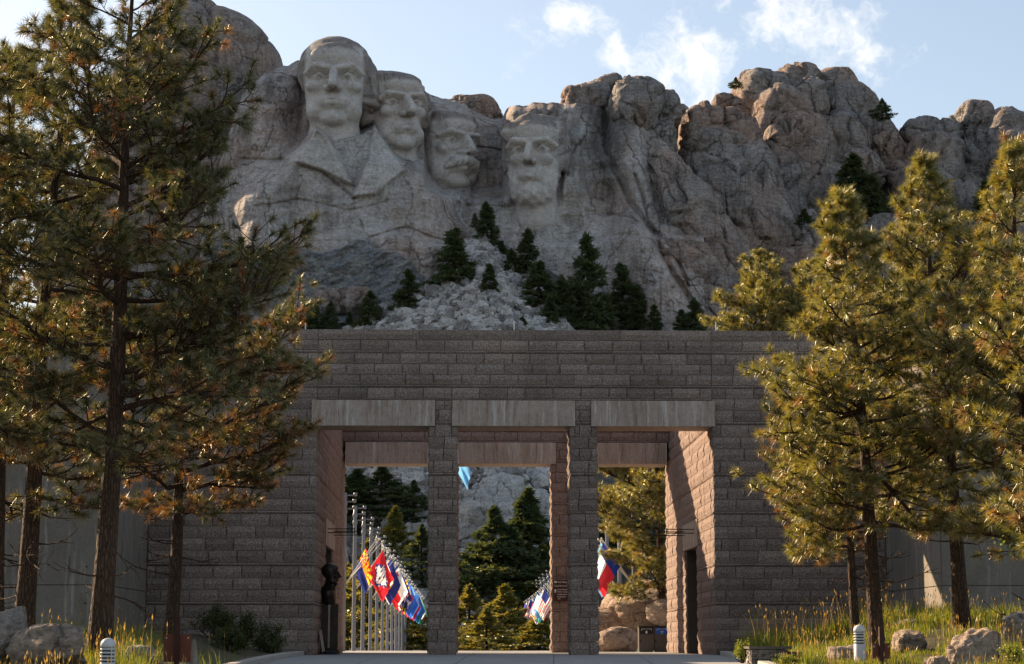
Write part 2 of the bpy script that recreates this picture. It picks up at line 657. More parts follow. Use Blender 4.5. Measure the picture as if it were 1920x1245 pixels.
M_CARVED = rock_material('carved_granite', (.41, .395, .385), (.44, .345, .30), (.17, .135, .115), 1.0, .95, .5, 0, .4, .8)
M_HEAD = rock_material('carved_head_granite', (.40, .385, .375), (.43, .35, .31), (.20, .18, .165), 1.6, .35, .22, 0, .2, .45)
M_ROCK = rock_material('weathered_granite', (.32, .295, .28), (.385, .27, .215), (.12, .10, .09), 1.0, .95, .9, .22, .05)
M_SCHIST = rock_material('dark_schist', (.14, .15, .165), (.18, .165, .13), (.05, .055, .065), 1.3, .3, .6, .3, .2)
M_TALUS = rock_material('talus_stone', (.37, .355, .345), (.33, .30, .27), (.20, .185, .175), 2.0, .15, .4, 0, 0)
M_BOULDER = rock_material('boulder_stone', (.36, .28, .22), (.40, .27, .19), (.20, .14, .10), 6.0, .25, .5, .15, .05)

# ------------------------------------------------------------------ terrain
def terrain_z(X, Y):
    X = np.asarray(X, float)
    Y = np.asarray(Y, float)
    z = np.where(Y < 62, -.6 + .6 * sstep(-10, 62, Y), 0.0)
    z = z - .5 * sstep(84, 190, Y)
    side = 79 - .44 * np.abs(X - 3) + 6 * np.exp(-((X + 60) / 40) ** 2)
    side = np.maximum(side, 58)
    rise = side + .60 * (Y - 398)
    rise = np.minimum(rise, side + 4)
    z = np.maximum(z, rise)
    # the mountain goes on to the left, out of the picture, and shades the foot of the cliff
    rid = 128 * np.exp(-((Y - 470) / 62) ** 4) * sstep(-122, -150, X) * sstep(-430, -330, X)
    z = np.where(rid > 1, np.maximum(z, rid * (1 + .12 * vnoise(np.stack([X / 38, Y / 38, X * 0], -1), 8))), z)
    z = z + np.where(Y > 230, sstep(230, 300, Y), 0) * 1.5 * vnoise(np.stack([X / 14, Y / 14, X * 0], -1), 5)
    return z


def ground_hit(px, py, lo=90, hi=470):
    Ys = np.linspace(lo, hi, 700)
    p = P(px, py, Ys)
    below = p[:, 2] <= terrain_z(p[:, 0], p[:, 1])
    if not below.any():
        return P(px, py, 395)
    q = p[np.argmax(below)].copy()
    return q


M_EARTH = material('forest_floor', lambda t, b: (
    t.set(b, 'Base Color', t.mix(t.maprange(t.noise(t.pos(), .6, 6, .7), .35, .7), (.055, .047, .035), (.12, .108, .09))),
    t.set(b, 'Normal', t.bump(t.noise(t.pos(), 1.1, 6, .7), .8, .6))))

xs = np.concatenate([np.linspace(-1800, -460, 8), np.linspace(-440, -125, 40), np.linspace(-120, 140, 131), np.linspace(150, 1800, 14)])
ys = np.concatenate([np.linspace(-60, 60, 25), np.linspace(62.2, 230, 40), np.linspace(233, 450, 100), np.linspace(458, 620, 20), np.linspace(700, 3500, 12)])
TX, TY = np.meshgrid(xs, ys, indexing='ij')
TZ = terrain_z(TX, TY) - .03
TZ = np.where((TY > 450) & (TX > -122), np.minimum(TZ, 62) - (TY - 450) * .02, TZ)
tag(link('terrain', make_mesh('terrain', np.stack([TX, TY, TZ], -1).reshape(-1, 3), [grid_faces(len(xs), len(ys))], [M_EARTH], None, True)), kind='structure')

# ------------------------------------------------------------------ mountain: carved wall, domes, buttresses
mountain = tag(empty('mountain', P(960, 620, 400)), kind='structure')
mountain['label'] = 'grey and pink granite mountain with domes and carved cliff face'
YC = 400.0


def poly_sd(x, y, pts):
    """signed distance to a polygon, positive inside (pixels)"""
    pts = np.array(pts, float)
    d = np.full(x.shape, 1e9)
    ins = np.zeros(x.shape, bool)
    for i in range(len(pts)):
        a, b = pts[i], pts[(i + 1) % len(pts)]
        ab = b - a
        t = np.clip(((x - a[0]) * ab[0] + (y - a[1]) * ab[1]) / (ab @ ab), 0, 1)
        d = np.minimum(d, np.hypot(x - a[0] - t * ab[0], y - a[1] - t * ab[1]))
        c = (a[1] > y) != (b[1] > y)
        with np.errstate(divide='ignore', invalid='ignore'):
            xi = a[0] + (y - a[1]) / (b[1] - a[1] + 1e-12) * ab[0]
        ins ^= c & (x < xi)
    return np.where(ins, d, -d)


def line_d(x, y, pts):
    pts = np.array(pts, float)
    d = np.full(x.shape, 1e9)
    for a, b in zip(pts[:-1], pts[1:]):
        ab = b - a
        t = np.clip(((x - a[0]) * ab[0] + (y - a[1]) * ab[1]) / (ab @ ab), 0, 1)
        d = np.minimum(d, np.hypot(x - a[0] - t * ab[0], y - a[1] - t * ab[1]))
    return d


top_px = np.array([(375, 420), (398, 350), (418, 285), (440, 215), (452, 182), (470, 156), (505, 135), (530, 124), (566, 116), (600, 112), (650, 118), (696, 132),
                   (720, 150), (770, 160), (800, 176), (826, 184), (850, 190), (872, 197), (896, 213), (920, 222), (940, 224), (949, 206), (962, 198), (1000, 194),
                   (1056, 192), (1080, 186), (1150, 190), (1215, 215), (1250, 262), (1285, 330), (1320, 400)], float)
NU, NV = 430, 290
sx = np.linspace(375, 1320, NU)
st_ = np.interp(sx, top_px[:, 0], top_px[:, 1])
st_ = st_ + 2.2 * vnoise(np.stack([sx / 9, sx * 0, sx * 0], -1), 3) + 3 * vnoise(np.stack([sx / 28, sx * 0, sx * 0], -1), 4)
tt = np.linspace(0, 1, NV)
GX = np.repeat(sx[:, None], NV, 1)
GY = 700 + (st_[:, None] - 700) * tt[None, :]


def cliff_depth(x, y):
    p3 = np.stack([x / 60, y / 60, x * 0], -1)
    D = YC + (620 - y) * .036
    wx = x + 14 * vnoise(p3 * .8, 31)
    wy = y + 14 * vnoise(p3 * .8, 32)
    # broad chest and shoulders below the first head; its upper edge meets the jaw
    ytop = np.interp(x, [380, 440, 523, 560, 592, 612, 640, 680, 702, 740, 800, 850, 900, 1000], [330, 300, 292, 262, 228, 242, 248, 242, 224, 272, 306, 350, 470, 560])
    ramp = np.interp(x, [440, 540, 590, 705, 760, 820], [95, 55, 14, 14, 34, 50])
    D -= 11.5 * sstep(-3, 1, (y - ytop) / ramp * 4 - 3) * sstep(400, 480, wx) * sstep(880, 800, wx) * (1 - .55 * sstep(460, 620, y))
    D -= 5 * np.exp(-((wx - 500) / 60) ** 2 - ((wy - 240) / 110) ** 4)
    D += 3.0 * np.exp(-((wx - 556) / 14) ** 2) * sstep(140, 170, y) * sstep(270, 240, y)
    # recess round the third head, and the niche to its right
    rec = sstep(795, 812, wx) * sstep(962, 940, wx) * sstep(372, 345, y)
    D += 9 * rec
    nic = sstep(886, 896, wx) * sstep(958, 946, wx) * sstep(392, 372, y)
    D += 5 * nic
    D -= 5.5 * sstep(388, 380, y) * sstep(368, 377, y) * sstep(870, 885, x) * sstep(965, 950, x) * .5
    # hollow behind the second head
    D += 3 * sstep(694, 712, wx) * sstep(815, 800, wx) * sstep(310, 280, y)
    # flat sawn wall to the right of the fourth head, then the rough buttress
    D -= 3.0 * sstep(1055, 1062, wx) * sstep(1100, 1085, wx) * sstep(395, 340, y) * sstep(235, 250, y)
    D -= 6 * np.exp(-((wx - 1180 - (y - 300) * .15) / 48) ** 2) * sstep(180, 230, y)
    D += 5 * np.exp(-((wx - 1130 - (y - 300) * .02) / 26) ** 2) * sstep(180, 230, y) * sstep(460, 360, y)
    D -= 7 * sstep(1150, 1290, wx) * sstep(240, 520, y)
    # benches
    D -= 2.4 * sstep(446, 456, wy) * sstep(700, 740, x)
    # natural roughness: broad facets, ledges, cracks
    nat = 1 - .75 * np.exp(-((x - 640) / 120) ** 4 - ((y - 290) / 70) ** 4)
    D += nat * (2.4 * fbm(np.stack([x / 75, y / 95, x * 0], -1), 4, 41) + .55 * fbm(np.stack([x / 9, y / 26, x * 0], -1), 3, 44))
    D += nat * .8 * np.abs(vnoise(np.stack([x / 130 + .3 * y / 60, y / 32, x * 0 + 3], -1), 45))
    out_ = .12 + .5 * sstep(1200, 1260, x)
    D += out_ * nat * 1.1 * np.exp(-(np.abs(vnoise(np.stack([x / 34, y / 150, x * 0 + 9], -1), 46)) / .05) ** 2)
    D += (.35 + .65 * out_) * nat * .6 * np.exp(-(np.abs(vnoise(np.stack([x / 120, y / 26, x * 0 + 5], -1), 48)) / .05) ** 2)
    D += .28 * fbm(np.stack([x / 4.2, y / 5.5, x * 0], -1), 3, 47)
    # carved coat: two pointed lapels, sharp at their edges, and the neckcloth between
    lap1 = poly_sd(x, y, [(523, 300), (556, 276), (582, 258), (592, 226), (606, 240), (632, 282), (664, 348), (645, 343), (605, 322)])
    lap2 = poly_sd(x, y, [(700, 222), (712, 245), (724, 264), (742, 292), (761, 320), (730, 345), (705, 367), (657, 372), (668, 346), (688, 295)])
    D -= 2.1 * sstep(-1, 6, lap1) * (1 + .35 * (x - 590) / 70) + 2.1 * sstep(-1, 6, lap2) * (1 - .25 * (x - 710) / 50)
    vee = poly_sd(x, y, [(600, 232), (700, 232), (684, 300), (666, 350), (634, 288)])
    D += 1.2 * sstep(0, 12, vee) - 1.6 * np.exp(-((x - 650 - 6 * np.sin(y / 9)) / 13) ** 2) * sstep(0, 10, vee)
    D -= 1.3 * np.exp(-(line_d(x, y, [(576, 262), (592, 240), (610, 252), (640, 330)]) / 5) ** 2)
    for pts, w, dep in CRACKS:
        dd = line_d(wx * .35 + x * .65, wy * .35 + y * .65, pts)
        D += dep * np.exp(-(dd / w) ** 2)
    fresh = np.maximum.reduce([sstep(-1, 5, lap1), sstep(-1, 5, lap2), .55 * sstep(0, 10, vee)])
    n1 = fbm(np.stack([x / 45, y / 22, x * 0], -1), 4, 61)
    fresh = np.maximum(fresh, .55 * np.exp(-((x - 640) / 190) ** 4 - ((y - 380) / 110) ** 4) * sstep(-.5, .4, n1))
    fresh = np.maximum(fresh, .75 * np.exp(-((x - 1050) / 110) ** 4 - ((y - 420) / 45) ** 4) * sstep(-.4, .3, n1))
    fresh = np.maximum(fresh, .7 * sstep(1040, 1062, x) * sstep(1100, 1070, x + (y - 330) * -.25) * sstep(240, 262, y) * sstep(420, 360, y))
    fresh = np.maximum(fresh, .35 * sstep(1400, 900, x) * sstep(380, 460, y) * sstep(-.4, .5, n1))
    schist = poly_sd(wx * .5 + x * .5, wy * .5 + y * .5, [(380, 440), (505, 474), (560, 466), (606, 474), (640, 462), (666, 446), (688, 444), (700, 468), (742, 480), (775, 500), (800, 530), (740, 590), (640, 610), (380, 700)])
    sm = sstep(-1, 3, schist)
    D += sm * (-1.2 + 1.5 * fbm(np.stack([(x * .5 + y) / 16, (x - y * .5) / 70, x * 0], -1), 4, 81) - .10 * (y - 520) * sstep(500, 620, y))
    stain = .8 * sstep(-4, 16, poly_sd(wx, wy, [(1056, 190), (1215, 190), (1170, 330), (1130, 345), (1102, 285), (1088, 225)]))
    stain = np.maximum(stain, .6 * sstep(-3, 8, poly_sd(wx, wy, [(944, 222), (962, 194), (1060, 190), (1060, 225), (1000, 228), (962, 250)])))
    stain = np.maximum(stain, .40 * nic * sstep(-.6, .3, n1))
    stain = np.maximum(stain, .45 * sstep(545, 556, wx) * sstep(574, 566, wx) * sstep(140, 160, y) * sstep(262, 235, y))
    stain = np.maximum(stain, .35 * sstep(.1, .55, vnoise(np.stack([x / 22, y / 130, x * 0], -1), 66)) * sstep(250, 330, x + y))
    stain = stain * (1 - .8 * fresh)
    return D, fresh * (1 - sm), stain * (1 - sm), sm


CRACKS = [([(1128, 200), (1140, 290), (1178, 380), (1228, 442), (1262, 520), (1330, 610)], 5, 3.0),
          ([(1190, 330), (1215, 420), (1262, 470), (1290, 540)], 3, 1.6), ([(1060, 250), (1064, 330)], 2, 1.6),
          ([(452, 300), (505, 303), (560, 300)], 2.5, 1.0), ([(445, 330), (480, 345), (520, 330)], 2.5, 1.0),
          ([(830, 280), (890, 276), (950, 282)], 2, 1.2), ([(1100, 400), (1180, 410), (1235, 440)], 2.5, 1.0), ([(523, 300), (605, 322), (664, 372)], 2.5, 1.2),
          ([(480, 385), (560, 372), (650, 395), (730, 380)], 2, .7), ([(690, 445), (760, 430), (840, 450)], 2, .8), ([(560, 130), (566, 200), (560, 250)], 3, 1.4),
          ([(860, 380), (850, 420), (880, 460)], 3, 1.2), ([(980, 385), (975, 430), (960, 460)], 3, 1.2), ([(1270, 380), (1300, 460), (1350, 560)], 3, 1.6)]
DEP, FRESH, STAIN, SCHIST = cliff_depth(GX, GY)
edge = sstep(.965, 1.0, tt)[None, :]
DEP = DEP + 5 * edge * edge
V = P(GX, GY, DEP)
# roll back over the top: rows of points running away from the edge, so the crest has a real top
rows, fr = [V], [FRESH]
zero5 = np.zeros((NU, 5))
STAIN, SCHIST = np.concatenate([STAIN, zero5 + .3], 1), np.concatenate([SCHIST, zero5], 1)
last = V[:, -1]
for k, (dy, dz) in enumerate(((2.5, .25), (7, .2), (14, -1.0), (26, -6), (40, -30))):
    r_ = last.copy()
    r_[:, 1] += dy
    r_[:, 2] += dz + .4 * vnoise(np.stack([r_[:, 0] / 3, r_[:, 1] / 3, r_[:, 0] * 0], -1), 70 + k)
    rows.append(r_[:, None, :])
    fr.append(np.zeros((NU, 1)))
V = np.concatenate(rows, 1)
FRESH = np.concatenate(fr, 1)
cliff = link('carved_cliff', make_mesh('carved_cliff', V.reshape(-1, 3) - np.array(mountain.location), [grid_faces(NU, V.shape[1])], [M_CARVED], None, True,
                                       {'fresh': FRESH.ravel(), 'stain': STAIN.ravel(), 'schist': SCHIST.ravel()}), mountain)


def rock_mesh(name, rx, ry, rz, seed, n=70, e=2.5, amp=.13, joints=(), rot=0.0, mat_=None, world_off=(0, 0, 0), fine=.12, ang=2.3, flat=0.0):
    """a rounded granite mass centred on the origin, its front towards -Y"""
    rnd = np.random.RandomState(seed)
    D = cap_dirs(n, ang).reshape(-1, 3)
    k = (np.abs(D) ** e).sum(1) ** (-1 / e)
    p = D * k[:, None] * np.array([rx, rz, ry])
    nrm = p / (np.array([rx, rz, ry]) ** 2)
    nrm /= np.linalg.norm(nrm, axis=1, keepdims=True)
    rm = min(rx, ry, rz)
    q = p + seed * 13.7
    disp = amp * rm * 1.6 * fbm(q / (rm * 1.0), 3, seed)
    disp += fine * .5 * rm * .35 * fbm(q / (rm * .22), 4, seed + 9)
    for (nx, ny, nz, sp, dep) in joints:
        nn = np.array([nx, ny, nz], float)
        nn /= np.linalg.norm(nn)
        s = (q @ nn) / sp + 1.1 * vnoise(q / (sp * 1.7), seed + 31) + .25 * vnoise(q / (sp * .5), seed + 32)
        fr_ = s - np.floor(s)
        g = np.minimum(fr_, 1 - fr_)
        keep = sstep(-.35, .1, vnoise(q / (sp * 1.3) + 7, seed + 33))
        step = _h(np.floor(s).astype(np.int64), np.zeros(len(s), np.int64), np.zeros(len(s), np.int64), seed)
        disp += .55 * dep * step * keep - dep * np.exp(-(g / .062) ** 2) * keep
    p = p + nrm * disp[:, None]
    c, s_ = math.cos(rot), math.sin(rot)
    p = np.stack([p[:, 0] * c + p[:, 2] * s_, p[:, 1], -p[:, 0] * s_ + p[:, 2] * c], 1)
    return make_mesh(name, p, [grid_faces(n, n)], [mat_ or M_ROCK], None, True, {'fresh': np.zeros(len(p))})


def mass(name, px, py, rx, ry, Y, dz, rot=0, seed=1, n=None, e=2.5, amp=.13, joints=(), mat_=None, fine=.12):
    k = Y / FOC
    if n is None:
        n = int(min(124, max(36, 0.88 * max(rx, ry))))
    e = e + .5
    me = rock_mesh(name, rx * k, ry * k, dz, seed, n, e, amp, joints, math.radians(rot), mat_, fine=fine)
    o = link(name, me, mountain)
    o.location = PV(px, py, Y + dz * .75) - mountain.location
    return o


VJ = ((1, .2, .12, 5.2, 1.9), (.15, .1, 1, 8, 1.1), (.7, .1, .6, 15, 1.4))
SJ = ((1, 0, .5, 4.5, 1.6), (.3, .2, 1, 9, 1.0))
TJ = ((.95, .3, -.2, 3.8, 1.3), (.3, -.2, 1, 4.4, .9))
# the big dome left of the first head
mass('granite_dome', 378, 205, 150, 196, 432, 22, 8, 11, 150, 2.3, .05, ((.7, .2, .6, 16, 1.2), (.6, 0, -.8, 21, 1.2)), fine=.05)
mass('granite_dome', 352, 60, 66, 60, 440, 12, 0, 12, 80, 2.3, .07, TJ)
mass('granite_dome', 300, 330, 130, 260, 436, 20, 5, 13, 100, 2.4, .08, VJ)
mass('granite_ledge', 250, 560, 190, 230, 424, 18, 0, 16, 90, 2.6, .1, VJ)
mass('granite_ledge', 410, 420, 80, 170, 418, 12, 12, 14, 90, 2.5, .1, VJ)
# behind the heads
mass('granite_ledge', 850, 240, 95, 52, 436, 10, -12, 15, 80, 2.5, .1, TJ)
# domes above and right of the fourth head
for i, (px, py, rx, ry, Y, dz, rot, e) in enumerate((
        (1100, 196, 48, 40, 420, 8, -8, 2.3), (1142, 178, 32, 32, 424, 7, 0, 2.4), (1192, 205, 52, 58, 411, 9, 12, 2.6), (1246, 222, 30, 50, 417, 7, 6, 2.5),
        (1236, 285, 32, 60, 415, 8, 0, 2.5))):
    mass('granite_dome', px, py, rx, ry, Y, dz, rot, 20 + i, None, e, .12, TJ)
mass('granite_dome', 1262, 262, 40, 70, 434, 8, 0, 36, 40, 2.5, .1, TJ)
# slabs that slide down to the right of the carved wall
for i, (px, py, rx, ry, Y, dz, rot) in enumerate((
        (1290, 420, 46, 150, 405, 10, -28), (1330, 470, 52, 170, 402, 11, -30), (1312, 570, 56, 130, 397, 9, -24),
        (1375, 545, 52, 150, 400, 10, -22), (1345, 620, 70, 90, 394, 9, -10), (1420, 600, 60, 110, 400, 10, -10))):
    mass('granite_slab', px, py, rx, ry, Y, dz, rot, 40 + i, 92, 3.2, .10, SJ)
# column between the carved wall and the high peak
for i, (px, py, rx, ry, Y, dz, rot, e) in enumerate((
        (1345, 246, 60, 52, 424, 10, 0, 2.3), (1306, 262, 36, 52, 424, 8, 14, 2.3), (1388, 270, 44, 60, 424, 9, -16, 2.4), (1340, 300, 66, 50, 420, 10, 0, 2.6),
        (1360, 420, 88, 150, 418, 14, -10, 2.8), (1425, 430, 60, 190, 420, 12, -12, 2.6), (1300, 330, 36, 80, 423, 9, 4, 2.6))):
    mass('granite_buttress', px, py, rx, ry, Y, dz, rot, 60 + i, None, e, .11, VJ)
# the high peak
for i, (px, py, rx, ry, Y, dz, rot, e) in enumerate((
        (1432, 192, 66, 56, 446, 11, 24, 2.3), (1484, 160, 30, 34, 448, 8, 0, 2.4), (1508, 152, 26, 26, 446, 6, 0, 2.3), (1516, 196, 36, 46, 440, 8, 0, 2.5),
        (1556, 192, 56, 60, 448, 11, -18, 2.4), (1590, 232, 60, 78, 446, 12, -28, 2.5), (1460, 236, 60, 72, 438, 11, 14, 2.5), (1490, 330, 72, 120, 434, 13, 2, 2.7),
        (1560, 320, 76, 110, 440, 13, -10, 2.6), (1640, 284, 50, 76, 446, 11, -34, 2.5), (1600, 330, 52, 44, 436, 9, -20, 2.4), (1455, 410, 66, 150, 430, 12, -6, 2.7),
        (1530, 420, 70, 120, 434, 12, 0, 2.7), (1660, 340, 50, 90, 452, 11, -20, 2.6), (1384, 208, 26, 24, 448, 6, 0, 2.3), (1356, 196, 22, 18, 450, 5, 0, 2.3))):
    mass('granite_dome', px, py, rx, ry, Y, dz, rot, 80 + i, None, e, .12, TJ if max(rx, ry) < 80 else VJ)
# the right group
for i, (px, py, rx, ry, Y, dz, rot, e) in enumerate((
        (1726, 252, 36, 30, 446, 7, 0, 2.2), (1766, 262, 34, 34, 444, 7, 0, 2.2), (1826, 236, 36, 46, 446, 8, 0, 2.3), (1782, 238, 9, 22, 446, 2.5, 0, 2.5), (1886, 256, 50, 52, 440, 9, 16, 2.3),
        (1940, 268, 40, 60, 442, 8, 0, 2.3), (1752, 318, 60, 64, 438, 10, 0, 2.4), (1720, 400, 60, 90, 430, 11, 8, 2.5), (1830, 320, 56, 70, 446, 11, 0, 2.5), (1900, 350, 66, 110, 436, 12, 0, 2.6),
        (1795, 420, 60, 100, 438, 11, 0, 2.5), (1690, 352, 40, 50, 440, 9, 0, 2.4), (1860, 470, 80, 110, 428, 12, 0, 2.5))):
    mass('granite_dome', px, py, rx, ry, Y, dz, rot, 110 + i, None, e, .12, TJ)
# tumbled blocks in the saddle, and the mass behind that closes it
for i, (px, py, rx, ry, Y) in enumerate(((1512, 432, 34, 30, 418), (1548, 450, 28, 28, 416), (1590, 436, 34, 26, 416), (1625, 452, 30, 26, 415), (1664, 430, 32, 30, 416), (1520, 480, 40, 40, 414),
                                         (1570, 495, 46, 36, 412), (1640, 490, 46, 36, 412), (1700, 470, 40, 40, 413), (1490, 520, 46, 60, 408))):
    mass('granite_block', px, py, rx, ry, Y, rx * .11, (23 * i) % 60 - 30, 130 + i, 40, 3.6, .26, TJ)
mass('granite_dome', 1640, 520, 420, 190, 450, 16, 0, 150, 100, 2.6, .1, VJ)
mass('granite_dome', 1200, 480, 260, 200, 424, 9, 0, 151, 60, 2.6, .1)
# the dark folded rock below the carved wall, with pale steps in front
mass('granite_ledge', 630, 572, 76, 30, 387, 6, -5, 163, 80, 2.4, .14, TJ)
mass('granite_ledge', 560, 590, 66, 34, 386, 6, 4, 164, 80, 2.4, .14, TJ)

# ------------------------------------------------------------------ the heads
HG = 'colossal heads carved into the cliff'
HEADS = [
    ('clean-shaven carved stone head in a wig, above the pointed coat lapels', dict(hair='wig', nose=1.0, jaw_w=1.02, face_w=1.02, ears=False, mouth=.36), 626, 146, 401.0, 72, 58, 57, .02, .0, 0),
    ('carved stone head with thick hair, tucked behind the wigged head', dict(hair='full', nose=1.1, face_w=.93, ears=False), 754, 193, 408, 66, 57, 44, .45, .0, -.07),
    ('carved stone head with a moustache and spectacles in the recess', dict(hair='short', moustache=True, jaw_w=1.15, brow=.12, ears=False), 860, 266, 418.5, 64, 58, 42, .66, 0, 0),
    ('bearded carved stone head with hollow cheeks beside the sawn wall', dict(hair='shag', beard=True, face_w=.86, brow=.13, nose=1.05, ears=False, hollow=.08), 997, 281, 405.0, 62, 59, 48, -.24, 0, .02)]
for i, (lab, o_, px, py, Y, ux, uy, uyt, yaw, pit, rol) in enumerate(HEADS):
    h = carve_head('carved_head', o_, px, py, Y, ux, uy, uyt, yaw, pit, rol, M_HEAD, 132, 7 + i)
    tag(h, lab, 'sculpture', HG)

# ------------------------------------------------------------------ plaza, planting beds, kerbs
def concrete(name, c0, c1, streak=0.0, bump_=.02, spec=.25):
    def fn(t, b):
        p = t.pos()
        n = t.noise(p, .9, 6, .65)
        f = t.noise(p, 14, 5, .7)
        col = t.mix(t.maprange(n, .3, .7), c0, c1)
        col = t.mix(.45, col, t.mix(1, col, t.ramp(f, [(.3, .6), (.7, 1.35)]), 'MULTIPLY'))
        if streak:
            sv = t.vadd(t.vmul(p, (1, 1, .055)), t.vmul(t.noise(p, .7, 3, .5, 0, 1), (.2, .2, 0)))
            s1 = t.noise(sv, 7.5, 6, .75)
            s2 = t.noise(t.vadd(sv, (31, 7, 0)), 5.2, 6, .75)
            col = t.mix(t.math('MULTIPLY', t.maprange(s1, .50, .66), streak), col, (.17, .095, .06))
            col = t.mix(t.math('MULTIPLY', t.maprange(s2, .54, .64), streak * .9), col, (.62, .58, .53))
        t.set(b, 'Base Color', col)
        b.inputs['Roughness'].default_value = .9
        b.inputs['Specular IOR Level'].default_value = spec
        t.set(b, 'Normal', t.bump(t.math('ADD', f, t.math('MULTIPLY', n, 1.5)), .5, bump_))
    return material(name, fn)


M_PAVE = concrete('paving_concrete', (.27, .265, .26), (.36, .35, .335))
M_KERB = concrete('kerb_concrete', (.34, .32, .29), (.42, .40, .36))
M_LINTEL = concrete('stained_concrete', (.33, .255, .20), (.44, .36, .30), .75)
M_WALLC = concrete('board_marked_concrete', (.165, .142, .116), (.23, .20, .165), .3)


def granite_material(name, a, b_, dark, light):
    def fn(t, b):
        p = t.obj()
        w = t.pos()
        sp = t.noise(w, 22, 3, .75)
        sp2 = t.voro(w, 24, 'F1')
        big = t.noise(w, .8, 4, .6)
        col = t.mix(t.maprange(big, .35, .65), a, b_)
        col = t.mix(t.maprange(sp, .53, .66, 0, .8), col, light)
        col = t.mix(t.maprange(sp, .46, .36, 0, .75), col, dark)
        r = t.objrand()
        col = t.mix(1, col, t.ramp(r, [(0, .80), (.5, 1.0), (1, 1.18)]), 'MULTIPLY')
        wear = t.noise(t.vmul(w, (1, 1, .35)), .33, 4, .6)
        col = t.mix(t.maprange(wear, .52, .7, 0, .35), col, dark)
        t.set(b, 'Base Color', col)
        b.inputs['Roughness'].default_value = .92
        b.inputs['Specular IOR Level'].default_value = .15
        rough = t.noise(w, 5.5, 5, .7)
        h = t.math('ADD', t.math('MULTIPLY', rough, 1.6), t.math('MULTIPLY', sp, .45))
        t.set(b, 'Normal', t.bump(h, .8, .05))
    return material(name, fn)


M_GRAN = granite_material('split_granite', (.238, .182, .152), (.272, .202, .163), (.075, .057, .048), (.46, .40, .36))
M_GRAN_IN = granite_material('split_granite_pink', (.250, .180, .150), (.270, .185, .150), (.10, .065, .055), (.42, .35, .31))
M_JOINT = material('mortar_joint', lambda t, b: (t.set(b, 'Base Color', t.mix(t.noise(t.pos(), 9, 4), (.045, .037, .032), (.085, .072, .064)))))
M_BLACK = material('black_metal', lambda t, b: (b.inputs['Base Color'].__setattr__('default_value', (.012, .012, .013, 1)), b.inputs['Roughness'].__setattr__('default_value', .5)))
M_GLASS = material('dark_door_glass', lambda t, b: (b.inputs['Base Color'].__setattr__('default_value', (.012, .014, .016, 1)), b.inputs['Roughness'].__setattr__('default_value', .08), b.inputs['Specular IOR Level'].__setattr__('default_value', .5)))

YF, YB = 62.0, 75.3
XL, XR = XP(588, YF), XP(1342, YF)
XPIL = [(XP(802, YF), XP(855, YF)), (XP(1070, YF), XP(1122, YF))]
Z_TOP = ZP(618, YF)
Z_L1, Z_L0 = ZP(751, YF), ZP(799, YF)
TH = 1.25
X_W0, X_W1 = -9.9, 13.2
Y_END = 76.9

# kerb lines as points (X, Y), near end first
KL = [(-4.0, -30), (-4.1, 20), (-4.35, 35), (-4.65, 46), (-4.98, 62.3)]
KR = [(4.2, -30), (4.6, 20), (5.55, 35), (6.5, 46), (7.95, 62.3)]


def kx(K, Y):
    return np.interp(Y, [k[1] for k in K], [k[0] for k in K])


# paving slabs: the walk and the court beyond, one slab per bay
slabs = tag(empty('plaza', (2, 60, 0)), kind='structure')
pb = MB()
ygrid = np.concatenate([np.linspace(-30, 34, 9), np.array([39, 44, 49, 54, 58, 61.6, 66.4, 71.2, 76.8]), np.array([82, 90, 98, 106, 115, 125, 140, 160])])
rr = random.Random(4)
for j in range(len(ygrid) - 1):
    y0, y1 = ygrid[j], ygrid[j + 1]
    for i in range(5):
        if y1 <= 62:
            f = lambda Y, q: kx(KL, Y) + (kx(KR, Y) - kx(KL, Y)) * q
        elif y1 <= 77:
            f = lambda Y, q: XL + .02 + (XR - XL - .04) * q
        else:
            f = lambda Y, q: -9 + 20 * q
        a, b = i / 5, (i + 1) / 5
        g = .008
        n = 4
        V = []
        for yy in np.linspace(y0 + g, y1 - g, n):
            zz = float(terrain_z(2.0, yy)) + .006
            V += [[f(yy, a) + g, yy, zz], [f(yy, b) - g, yy, zz]]
        if y0 >= 25 and y1 < 78:
            m = MB()
            V2 = np.array(V) - np.array([2, 60, 0])
            m.add(np.concatenate([V2, V2 - np.array([0, 0, .1])]), np.array([[2 * k, 2 * k + 1, 2 * k + 3, 2 * k + 2] for k in range(n - 1)] + [[8, 9, 1, 0]]))
            m.build('paving_slab', M_PAVE, slabs)
        else:
            pb.add(np.array(V) - np.array([2, 60, 0]), np.array([[2 * k, 2 * k + 1, 2 * k + 3, 2 * k + 2] for k in range(n - 1)]))
tag(pb.build('paving', M_PAVE, slabs), kind='stuff')


def kerb(name, K, side, lab):
    ysamp = np.linspace(-20, 61.9, 30)
    x = kx(K, ysamp)
    z = terrain_z(x * 0 + 2, ysamp)
    sec = [(0, -.15), (0, .11), (.02 * side, .13), (.22 * side, .13), (.24 * side, -.15)]
    V = np.array([[xx + dx, yy, zz + dz] for xx, yy, zz in zip(x, ysamp, z) for dx, dz in sec])
    tag(link(name, make_mesh(name, V, [grid_faces(30, 5)], [M_KERB])), kind='structure')


kerb('kerb', KL, -1, '')
kerb('kerb', KR, 1, '')


def bed_z(X, Y):
    X, Y = np.asarray(X, float), np.asarray(Y, float)
    t = terrain_z(X * 0 + 2, Y)
    dl = kx(KL, Y) - .24 - X
    dr = X - kx(KR, Y) - .24
    zl = .05 + .14 * sstep(0, 3.0, dl) + .45 * sstep(30, 46, Y) * sstep(.5, 3, dl)
    zr = .05 + .12 * sstep(0, 2.5, dr) + .85 * sstep(36, 49, Y) * sstep(1.0, 5, dr)
    z = np.where(dl > 0, zl, zr)
    z = z + .06 * vnoise(np.stack([X / 1.3, Y / 1.3, X * 0], -1), 9)
    return t + z


